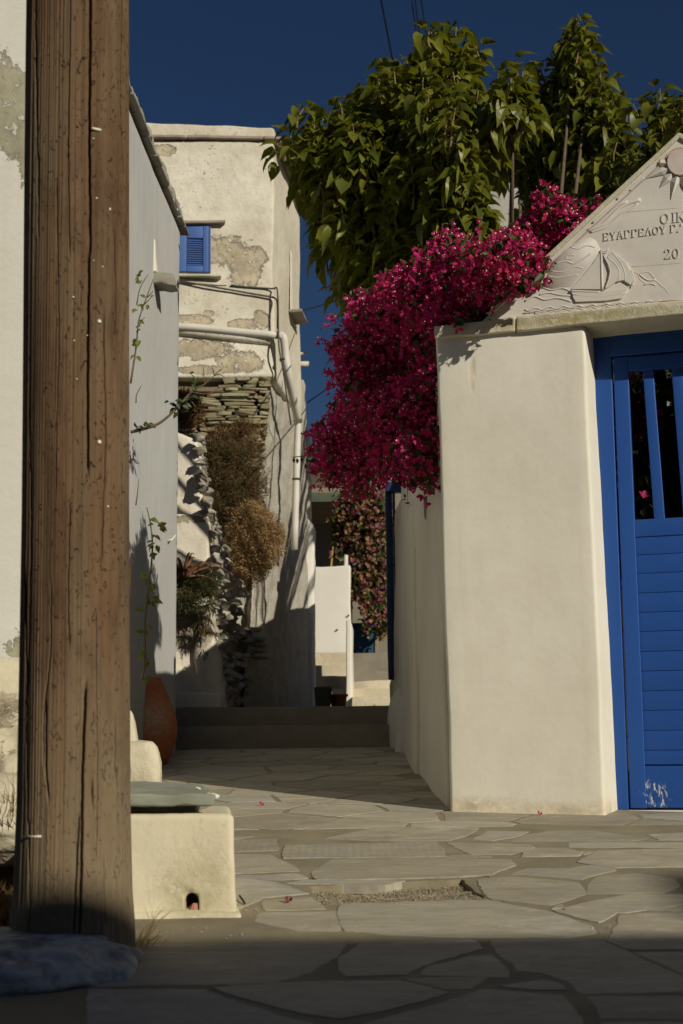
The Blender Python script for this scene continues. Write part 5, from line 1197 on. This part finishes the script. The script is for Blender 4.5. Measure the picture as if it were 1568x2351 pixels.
# bougainvillea over the wall
M_br = leafy('pink_bract', (.52, .018, .14), (.66, .05, .27), .6, .35, .2, (.8, .03, .25), (.50, .03, .055)); M_br2 = leafy('red_bract', (.52, .02, .09), (.62, .03, .18), .6, .35, .25, (.8, .04, .1), (.42, .04, .20)); M_cream = simple('cream_floret', (.80, .76, .62), (.78, .7, .58))
M_bl = leafy('bougainvillea_leaf', (.035, .06, .012), (.08, .12, .02), .5, .25, .4)
def bloom(name, label, poly, depthf, nl, lr, per, fs, mats, seed, parts=300, holes=(), leafmat=None, green=.16, loc=None, thick=.22, group=None, white=.45, sprays=0):
    r = random.Random(seed); th = thing(name, label, 'bougainvillea' if 'bougainvillea' in label else 'plant', loc, group)
    xs_ = [p[0] for p in poly]; ys_ = [p[1] for p in poly]; lumps = []; t_ = 0
    while len(lumps) < nl and t_ < 20000:
        t_ += 1; x, y = r.uniform(min(xs_), max(xs_)), r.uniform(min(ys_), max(ys_))
        if not inpoly(x, y, poly) or any(inpoly(x, y, h) for h in holes): continue
        rad_ = r.uniform(*lr); Yd = depthf(x, y); pxr = rad_*FOC/Yd
        ok = sum(inpoly(x+pxr*.8*math.cos(a), y+pxr*.8*math.sin(a), poly) for a in (0, 1.05, 2.1, 3.14, 4.2, 5.2))
        if ok < 5: rad_ *= .5
        lumps.append((P(x, y, Yd+r.uniform(-thick, thick)), rad_))
    pl = []; lv = []
    for c, rad_ in lumps:
        for k in range(int(per*(rad_/lr[1])**2)+3):
            v = rsph(r); p = c+v*rad_*r.uniform(.75, 1.1)
            if v.y > .55: continue
            n = (v+Vector((0, -.35, .25))+rsph(r)*.5).normalized(); key = p.y-.1*r.random()
            if r.random() < green: lv.append((r.randrange(4), frame_mat(p, (n+rsph(r)*.8), Zv+rsph(r)*.5, fs*r.uniform(1.1, 1.9)), key))
            else:
                w = 0 if r.random() < white else 3
                pl.append((w+r.randrange(3), frame_mat(p, rsph(r), n, fs*r.uniform(.75, 1.25)), key))
        for k in range(5):                     # dark leaves inside the clump
            v = rsph(r); lv.append((r.randrange(4), frame_mat(c+v*rad_*.5, rsph(r), rsph(r), fs*2.2), 99))
    if sprays:
        st = MB(); nP = len(poly)
        for k in range(sprays):
            i = r.randrange(nP); f = r.random(); x = lerp(poly[i][0], poly[(i+1) % nP][0], f); y = lerp(poly[i][1], poly[(i+1) % nP][1], f)
            if x > 985 and y > 740: continue
            cx_, cy_ = sum(xs_)/nP, sum(ys_)/nP; Yd = depthf(x, y)+r.uniform(-.1, .1)
            b0_ = P(x, y, Yd); dv_ = Vector((x-cx_, 0, -(y-cy_))).normalized()+rsph(r)*.6+Vector((0, 0, .15)); dv_.normalize(); L = r.uniform(.05, .13)
            e0 = b0_-dv_*.1; e1 = b0_+dv_*L*.5+Vector((0, 0, .02)); e2 = b0_+dv_*L-Vector((0, 0, .03))
            st.add(*tube([e0, e1, e2], [.003, .002, .0012], 4, 3))
            for j in range(int(L/.011)):
                p = e0.lerp(e1, j*.011/L*2) if j*.011 < L/2 else e1.lerp(e2, j*.011/L*2-1)
                p = p+rsph(r)*.016
                if r.random() < .5: pl.append((r.randrange(6), frame_mat(p, rsph(r), (rsph(r)+Vector((0, -.6, .2))), fs*r.uniform(.6, 1.1)), p.y))
                else: lv.append((r.randrange(4), frame_mat(p, rsph(r), Zv+rsph(r)*.6, fs*r.uniform(.7, 1.3)), p.y))
        st.obj('spray', M_twig, th, True)['kind'] = 'stuff'
    # vary the hue by swapping the two bract slots
    bases = [bract_flower(seed*10+k, True) for k in range(3)]+[bract_flower(seed*10+k+5, False) for k in range(3)]
    scatter(th, 'flower', 'flowers', bases, pl, mats, parts)
    scatter(th, 'leaf', 'leaves', [small_leaf(k) for k in range(4)], lv, [leafmat or M_bl], min(parts, 60))
    sm = MB()
    for k in range(30):
        a, b = r.choice(lumps)[0], r.choice(lumps)[0]
        if (a-b).length < .8: sm.add(*tube([a, (a+b)/2+rsph(r)*.05, b], .005, 5, 3))
    sm.obj('stems', M_twig, th, True)['kind'] = 'stuff'
    return th
bp = [(1180, 545), (1230, 470), (1250, 445), (1340, 465), (1375, 490), (1320, 540), (1262, 600), (1255, 645), (1190, 660), (1130, 695), (1090, 740), (1010, 757), (1002, 800), (1004, 880), (1003, 960), (1002, 1040), (985, 1125), (955, 1120), (925, 1095), (880, 1085), (850, 1100), (815, 1145), (775, 1110), (730, 1075), (712, 1040), (715, 1005), (765, 945), (790, 900), (780, 850), (770, 800), (755, 765), (790, 740), (815, 690), (900, 645), (915, 612), (980, 590), (990, 565), (1060, 545), (1120, 560)]
def bdepth(x, y):
    d = np.interp(x, [700, 850, 1000, 1100, 1180, 1250], [7.9, 7.35, 6.75, 6.45, 6.2, 6.05])
    if x > 1180 and y < 590: d = 6.72
    if x > 830 and y > 740: d += .42*math.exp(-((y-845)/48)**2)
    d -= .12*math.sin(x*.03+y*.02)*math.sin(y*.035)
    return d
boug = bloom('bougainvillea', 'magenta bougainvillea in full bloom spilling over the wall beside the gateway', bp, bdepth, 400, (.05, .125), 95, .0265, [M_br, M_br2, M_cream], 3, loc=(.75, 7.2, gz(7.2)), thick=.2, sprays=50)
mb = MB()
for pts in ([(.85, 7.4, .4), (.8, 7.3, 1.4), (.68, 7.2, 2.35), (.4, 7.3, 2.6)], [(.85, 7.4, .4), (.85, 7.1, 1.6), (.8, 6.9, 2.5), (.9, 6.6, 2.75)]): mb.add(*tube([P_ for P_ in map(Vector, pts)], [.03, .025, .02, .01], 8, 4))
mb.obj('trunk', M_bark, boug, True)
sp_ = thing('dry_twig', 'thin bare twig with shrivelled leaves hanging off the left tip of the pink flowers', 'twig', P(700, 1050, 7.9))
mb = MB(); mb.add(*tube([P(722, 1048, 7.9), P(700, 1047, 7.85), P(672, 1050, 7.8)], .003, 5, 4)); mb.obj('stem', M_twig, sp_, True)
for (x, y) in ((674, 1056), (682, 1057), (692, 1054), (701, 1069), (705, 1056)):
    V, Fc, _ = small_leaf(x); T = frame_mat(P(x, y-5, 7.85), Vector((.1, 0, -1)), Vector((.3, -1, 0)), .032); obj('leaf', [T @ Vector(v) for v in V], Fc, M_twig, sp_)
# dry flowering climber by the porch
M_d1 = leafy('dry_bract', (.30, .16, .055), (.36, .20, .09), .7, .2); M_d2 = leafy('purple_bract', (.22, .035, .16), (.30, .07, .17), .7, .2)
bloom('bougainvillea', 'half-dried purple and tan bougainvillea hanging beside the dark porch at the end of the lane', [(805, 1140), (830, 1110), (880, 1120), (886, 1200), (888, 1460), (850, 1450), (820, 1400), (800, 1330), (798, 1250), (762, 1300), (768, 1200), (785, 1150)], lambda x, y: 18.5, 150, (.09, .21), 26, .056, [M_d1, M_d2, M_d1], 8, parts=40, loc=P(850, 1500, 18.5), thick=.2, green=.2)
# growth seen through the gate bars, leaf colour darkened to shade the yard
bloom('yard_shrub', 'leafy shrub, its leaves darkened to stand for shade, with a few pink flowers seen through the gate bars', [(1440, 800), (1760, 800), (1760, 1350), (1440, 1350)], lambda x, y: 7.1, 260, (.1, .16), 60, .045, [M_br, M_br2, M_cream], 12, parts=20, loc=(1.6, 7.1, gz(7)), green=.95, thick=.3, leafmat=leafy('shade_dark_leaf', (.012, .022, .006), (.03, .05, .01), .5, .1))

# small plants: vines in front of the grey wall
def vine(name, label, cat, pts, Y, rad_, leaves, lm, seed, size=.045, twigs=(), group=None):
    r = random.Random(seed); W3 = [P(x, y, Y+(q[0] if q else 0)) for (x, y, *q) in pts]; th = thing(name, label, cat, W3[0], group)
    V, Fc = tube(W3, rad_, 7, 4); obj('stem', V, Fc, M_twig, th, True)
    for tp in twigs:
        V, Fc = tube([P(x, y, Y) for x, y in tp], [.004, .002], 5, 3); obj('twig', V, Fc, M_twig, th, True)
    mm = [mesh('leaf', *small_leaf(k)[:2], lm) for k in range(4)]
    for (x, y, n) in leaves:
        for k in range(n):
            c = P(x+r.uniform(-9, 9), y+r.uniform(-10, 10), Y+r.uniform(-.03, .03)); o = link('leaf', mm[k % 4], th)
            o.matrix_basis = frame_mat(c, Vector((r.uniform(-1, 1), r.uniform(-.6, .3), r.uniform(-1, .4))), Vector((r.uniform(-.3, .3), -1, .5))+rsph(r)*.4, size*r.uniform(.75, 1.2))
    return th
M_vl = leafy('vine_leaf', (.10, .13, .02), (.20, .22, .035), .5, .35, .4, (.3, .35, .03)); M_vd = leafy('dark_vine_leaf', (.03, .045, .01), (.06, .08, .02), .5, .2)
vine('vine', 'young leafy shoot climbing out of the clay jar in front of the grey wall', 'vine', [(324, 1560), (333, 1520), (332, 1440), (338, 1370), (346, 1310), (350, 1250), (345, 1200), (337, 1165)], 8.4, [.008, .007, .006, .005, .003],
     [(345, 1195, 3), (358, 1215, 3), (350, 1235, 3), (353, 1258, 4), (349, 1275, 3), (344, 1320, 4), (352, 1335, 4), (342, 1380, 3), (350, 1372, 3), (336, 1392, 2), (334, 1455, 2), (335, 1440, 1), (336, 1508, 3), (333, 1500, 1), (328, 1552, 2)], M_vl, 2, .052)
vine('vine', 'thorny shoot with a few small yellow-green leaves beside the pole, level with the shutter', 'vine', [(300, 880), (312, 800), (318, 740), (330, 700), (345, 660), (352, 640)], 7.6, [.006, .004, .002],
     [(318, 635, 2), (325, 620, 2), (318, 655, 1), (330, 690, 2), (340, 685, 2), (320, 700, 3), (316, 715, 2), (318, 750, 2), (316, 785, 3), (318, 810, 2), (314, 745, 1)], M_vl, 3, .04,
     twigs=([(314, 700), (322, 660), (340, 630)], [(320, 745), (332, 728)], [(330, 700), (350, 680)], [(312, 925), (314, 905), (325, 885)], [(312, 1160), (316, 1130), (318, 1100)], [(338, 683), (352, 668)], [(312, 650), (322, 625)]))
vine('vine', 'long bare branch with dark leaves reaching from the pole towards the dry-stone corner', 'vine', [(300, 992), (330, 985), (365, 972), (398, 945), (430, 910), (445, 895), (470, 882), (492, 862), (502, 852)], 8.2, [.010, .009, .007, .006, .003, .002],
     [(325, 975, 3), (345, 970, 2), (312, 985, 2), (405, 938, 5), (415, 925, 6), (425, 918, 6), (395, 930, 2), (440, 875, 3), (445, 890, 3), (438, 865, 2), (450, 905, 3)], M_vd, 6, .045,
     twigs=([(445, 895), (448, 870), (436, 856)], [(470, 882), (468, 860), (466, 840)], [(492, 862), (505, 860), (515, 866)], [(492, 862), (490, 850), (486, 842)], [(502, 852), (512, 846)], [(440, 900), (470, 905), (490, 900)], [(470, 882), (480, 866)], [(430, 910), (442, 925), (450, 935)]))
# tufts and bushes
def tuft(name, label, cat, spots, lm, seed, loc, wid=.004, kindname='blades', n=None, group=None, curl=.4):
    r = random.Random(seed); mb = MB(); th = thing(name, label, cat, loc, group)
    for (c, num, L, spread, lean) in spots:
        for k in range(num):
            a = r.uniform(0, 6.28); b = Vector(c)+Vector((math.cos(a), math.sin(a), 0))*r.uniform(0, spread); l = L*r.uniform(.5, 1.1)
            d = (Vector((r.gauss(0, curl), r.gauss(0, curl), 1))+Vector(lean)).normalized(); sd = d.cross(Vector((r.gauss(0, 1), r.gauss(0, 1), .1))).normalized()*wid*r.uniform(.6, 1.2)
            m_ = b+d*l*.55; t_ = b+d*l+Vector((r.gauss(0, 1), r.gauss(0, 1), -.6))*l*.22
            mb.add([b-sd, b+sd, m_+sd*.8, m_-sd*.8, t_], [(0, 1, 2, 3), (3, 2, 4)])
    mb.obj(kindname, lm, th)['kind'] = 'stuff'; return th
M_straw = leafy('straw', (.34, .25, .10), (.48, .37, .17), .8, .25); M_straw2 = leafy('brown_straw', (.17, .10, .04), (.26, .16, .06), .8, .2)
def fuzz(name, label, cat, poly, depthf, nl, lr, per, size, mats, seed, loc, thick=.1, up=.3, stretch=1., part='foliage'):
    r = random.Random(seed); th = thing(name, label, cat, loc); xs_ = [p[0] for p in poly]; ys_ = [p[1] for p in poly]; pl = []; k = 0; t_ = 0
    while k < nl and t_ < 20000:
        t_ += 1; x, y = r.uniform(min(xs_), max(xs_)), r.uniform(min(ys_), max(ys_))
        if not inpoly(x, y, poly): continue
        k += 1; c = P(x, y, depthf(x, y)+r.uniform(-thick, thick)); rad_ = r.uniform(*lr)
        for j in range(per):
            v = rsph(r); pl.append((r.randrange(4), frame_mat(c+v*rad_*r.uniform(.5, 1), (v+Vector((0, 0, up))+rsph(r)*.4), rsph(r), size*r.uniform(.6, 1.4))))
    half = len(pl)//2; bases = [small_leaf(q+40) for q in range(4)]
    if stretch != 1.: bases = [([(x*stretch, y, z) for x, y, z in b[0]], b[1], b[2]) for b in bases]
    for i, m in enumerate(mats):
        sub = [p for q, p in enumerate(pl) if q % len(mats) == i]
        o = link(part, instances_mesh(part, bases, [[q[1] for q in sub if q[0] == k_] for k_ in range(4)], [m]), th); o['kind'] = 'stuff'
    return th
M_thyme = leafy('dry_thyme', (.10, .085, .03), (.16, .12, .045), .85, .2); M_thyme2 = leafy('brown_thyme', (.15, .075, .025), (.24, .13, .05), .85, .2); M_gold = leafy('golden_dry', (.40, .26, .11), (.56, .38, .18), .85, .25); M_gold2 = leafy('golden_dry_dark', (.26, .16, .06), (.40, .26, .12), .85, .2)
fuzz('bush', 'brown-green dry bush growing out of the dry-stone corner below the drainpipe', 'bush', [(478, 1020), (530, 1005), (590, 1030), (600, 1080), (598, 1150), (560, 1180), (530, 1200), (500, 1200), (478, 1150), (470, 1080)], lambda x, y: 12.55, 200, (.06, .12), 140, .024, [M_thyme, M_thyme, M_thyme2], 1, P(540, 1190, 12.5), .16, .5, .35)
fuzz('bush', 'golden dried-out bush spreading below the brown-green one on the old house wall', 'bush', [(528, 1190), (545, 1165), (590, 1158), (625, 1190), (645, 1215), (650, 1262), (622, 1290), (600, 1322), (560, 1348), (546, 1335), (540, 1280), (528, 1225)], lambda x, y: 12.42, 230, (.05, .085), 190, .014, [M_gold, M_gold, M_gold2], 2, P(590, 1330, 12.4), .12, .2, .8)
fuzz('bush', 'mossy green cushion bush on the ledge of the ruined wall, under the aloe', 'bush', [(405, 1320), (440, 1305), (480, 1320), (492, 1350), (480, 1385), (440, 1395), (405, 1390)], lambda x, y: 11.45, 90, (.05, .09), 90, .030, [leafy('moss_green', (.05, .075, .015), (.10, .12, .03), .7, .25), M_thyme], 3, P(440, 1395, 11.4), .12, .3, .28)
fuzz('dry_grass_tuft', 'rusty brown dry grass at the left edge of the bare dry-stone corner', 'grass tuft', [(405, 915), (440, 908), (452, 930), (448, 962), (430, 980), (408, 965)], lambda x, y: 12.7, 34, (.05, .1), 50, .06, [M_thyme2, M_straw2], 4, P(430, 980, 12.7), .12, .8, .12, 'blades')
fuzz('dry_grass_tuft', 'sparse rusty grass hanging over the top of the brown bush on the dry stones', 'grass tuft', [(480, 985), (560, 975), (600, 990), (590, 1030), (500, 1040)], lambda x, y: 12.62, 40, (.04, .08), 40, .05, [M_thyme2], 14, P(540, 1040, 12.6), .12, .8, .12, 'blades')
fuzz('hanging_roots', 'dark dry roots trailing down the ruined wall below the green cushion bush', 'roots', [(440, 1395), (480, 1395), (478, 1440), (462, 1520), (455, 1430)], lambda x, y: 11.5, 10, (.02, .04), 20, .07, [M_thyme], 15, P(455, 1520, 11.5), .03, -2.0, .06, 'root')
# aloe
al = thing('aloe', 'reddish spiky aloe on the ledge of the ruined wall beside the grey house', 'aloe', P(420, 1335, 11.3)); M_aloe = leafy('aloe_leaf', (.20, .085, .045), (.28, .13, .07), .5, .1); r = random.Random(8)
for k in range(24):
    a = k*2.4; el = r.uniform(.15, 1.35); L = r.uniform(.16, .30); h_ = Vector((math.cos(a), math.sin(a)*.8, 0)); b_ = P(421, 1326, 11.3)
    pts = [b_, b_+(h_*math.cos(el)+Zv*math.sin(el))*L*.5, b_+(h_*math.cos(el)*1.0+Zv*(math.sin(el)-.12))*L, b_+(h_*math.cos(el)*1.15+Zv*(math.sin(el)-.3))*L*1.2]
    V, Fc = tube(pts, [.017, .015, .008, .001], 6, 3, (Zv, .6)); obj('leaf', V, Fc, M_aloe, al, True)
# grass by the pole
pb_ = P(322, 2110, 3.72); pb_.z = gz(3.72)
tuft('dry_grass_tuft', 'straw-coloured grass tuft between the pole foot and the cream box', 'grass tuft', [((pb_.x, pb_.y, pb_.z), 14, .15, .02, (.5, 0, .3)), ((pb_.x+.01, pb_.y+.02, pb_.z), 14, .06, .05, (.8, -.2, 0))], M_straw, 1, pb_, .0018)
gsp = []
r = random.Random(31)
for k in range(60):
    c = G(r.uniform(-60, 70), r.uniform(2000, 2130)); gsp.append(((c.x, c.y, c.z-.01), 60, .11, .09, (r.uniform(-.3, .3), -.2, 0)))
tuft('dry_grass_tuft', 'thick patch of golden-brown dry grass left of the pole foot', 'grass tuft', gsp, M_straw2, 5, G(20, 2090), .0022, curl=.55)
c = P(28, 1875, 4.3); tuft('dry_grass_tuft', 'thin dead stalks standing before the whitewashed rock at the left edge', 'grass tuft', [((c.x, c.y, c.z), 9, .20, .02, (0, 0, .8)), ((c.x+.02, c.y, c.z), 16, .09, .04, (.2, 0, 0)), ((c.x-.03, c.y-.05, c.z+.04), 26, .08, .05, (-.6, 0, -.2))], M_straw2, 7, c, .0014)
# foreground limed rock
def fg_rock():
    t = NT('foreground_limed_rock'); n = t.noise(8, 7, .7, None, .4); c = t.mix(t.rng(n, .42, .58), (.22, .22, .21), (.52, .51, .47)); c = t.mix(t.rng(t.noise(14, 6, .7), .55, .7, 0, .7), c, (.08, .095, .105))
    return t.out(c, .9, t.noise(9, 6), .8, .012, .3)
fk = thing('rock', 'low whitewashed rock in shade at the bottom left corner', 'rock', G(80, 2240))
c = G(40, 2225); V, Fc = rock((c.x-.05, c.y+.04, gz(c.y)-.0), .36, .30, .085, 5, .17, 5, .9, 1.5); obj('stone', V, Fc, fg_rock(), fk, True)
# fallen petals and crumbs
M_dryp = leafy('dry_petal', (.14, .012, .02), (.20, .03, .04), .7, .1)
def petal(label, px, py, s, m, seed):
    c = G(px, py); V, Fc, _ = bract_flower(seed, False); o = thing('fallen_petal', label, 'petal', c+Zv*.002, 'fallen bougainvillea petals')
    T = Matrix.Translation(c+Zv*.004) @ Matrix.Rotation(.9, 4, 'X') @ Matrix.Diagonal((s, s, s, 1)); obj('petal', [T @ Vector(v) for v in V], Fc, m, o)
petal('bright pink fallen flower on the sunlit paving in the middle of the lane mouth', 600, 1850, .019, M_br, 1)
petal('dark red dried petal on the paving left of the gravel pit', 662, 2084-12, .019, M_dryp, 2)
petal('fallen red petal on the paving at the foot of the gate pillar', 1238, 1872, .018, M_br2, 3)
deb = MB(); r = random.Random(2)
for (x, y, n, sp) in ((570, 2085, 16, 22), (530, 2150, 9, 30), (1380, 2135, 12, 22), (860, 1960, 8, 260), (1200, 2030, 12, 90), (900, 2070, 10, 260), (420, 2140, 12, 60)):
    for k in range(n):
        c = G(x+r.uniform(-sp, sp), y+r.uniform(-8, 8)); s = r.uniform(.0008, .0028); deb.add(*rock(c+Zv*.003, s, s, s*.7, 1, .3, k))
deb.obj('crumbs', M_grit2)
tag(bpy.data.objects['crumbs'], kind='stuff')
tg = thing('twig', 'short black twig on the paving beside the cream box', 'twig', G(560, 2075)); V, Fc = tube([G(550, 2066)+Zv*.012, G(557, 2074)+Zv*.01, G(562, 2078)+Zv*.004], .003, 6, 3); obj('stem', V, Fc, M_black, tg, True)
# wires
def wire(label, pts, r_):
    W3 = [P(q[0], q[1], q[2]*3 if q[2] < 14.5 and pts[0][1] < 0 else q[2]) for q in pts]; r_ = r_*3 if pts[0][1] < 0 else r_; th = thing('power_line', label, 'wire', W3[0], 'overhead wires'); V, Fc = tube(W3, r_, 6, 1); obj('cable', V, Fc, M_black, th, True)
wire('thick overhead cable crossing the sky, leftmost of those at the top', [(866, -60, 11), (875, 0, 11.2), (905, 157, 11.8), (925, 250, 12.2)], .0075)
wire('thin overhead wire, left one of the close pair above the tree', [(936, -60, 13), (945, 0, 13.2), (965, 140, 13.8), (975, 220, 14)], .006)
wire('thin overhead wire, right one of the close pair above the tree', [(944, -60, 13.1), (953, 0, 13.3), (971, 140, 13.9), (980, 220, 14.1)], .006)
wire('thin overhead wire that comes down behind the top leaves of the tree', [(957, -60, 13), (967, 0, 13.2), (985, 125, 13.8), (1000, 220, 14.2)], .006)
wire('dark wire sloping from the old house side wall to the top of the pink flowers', [(680, 717, 15.0), (735, 702, 14), (785, 685, 13), (860, 655, 11.5)], .007)
wire('dark wire sloping from the lower house wall up behind the pink flowers', [(706, 924, 15.5), (745, 897, 14.5), (785, 866, 13), (860, 800, 11)], .007)
# woody stems inside the dry bushes, gate furniture
r = random.Random(61)
for nm, cx_, cy_, Y_, R_, col_ in (('bush', 540, 1150, 12.5, 70, M_twig), ('bush.001', 580, 1290, 12.4, 60, M_twig)):
    bobj = bpy.data.objects[nm]; sb = MB(); root = P(cx_-30, cy_-40, Y_+.2)
    for k in range(40):
        e = P(cx_+r.uniform(-1, 1)*R_*1.1, cy_+r.uniform(-1, 1)*R_*1.3-30, Y_-.12); sb.add(*tube([root, root.lerp(e, .5)+rsph(r)*.05, e+rsph(r)*.04], [.008, .004, .0015], 4, 3))
    sb.obj('stems', col_, bobj, True)['kind'] = 'stuff'
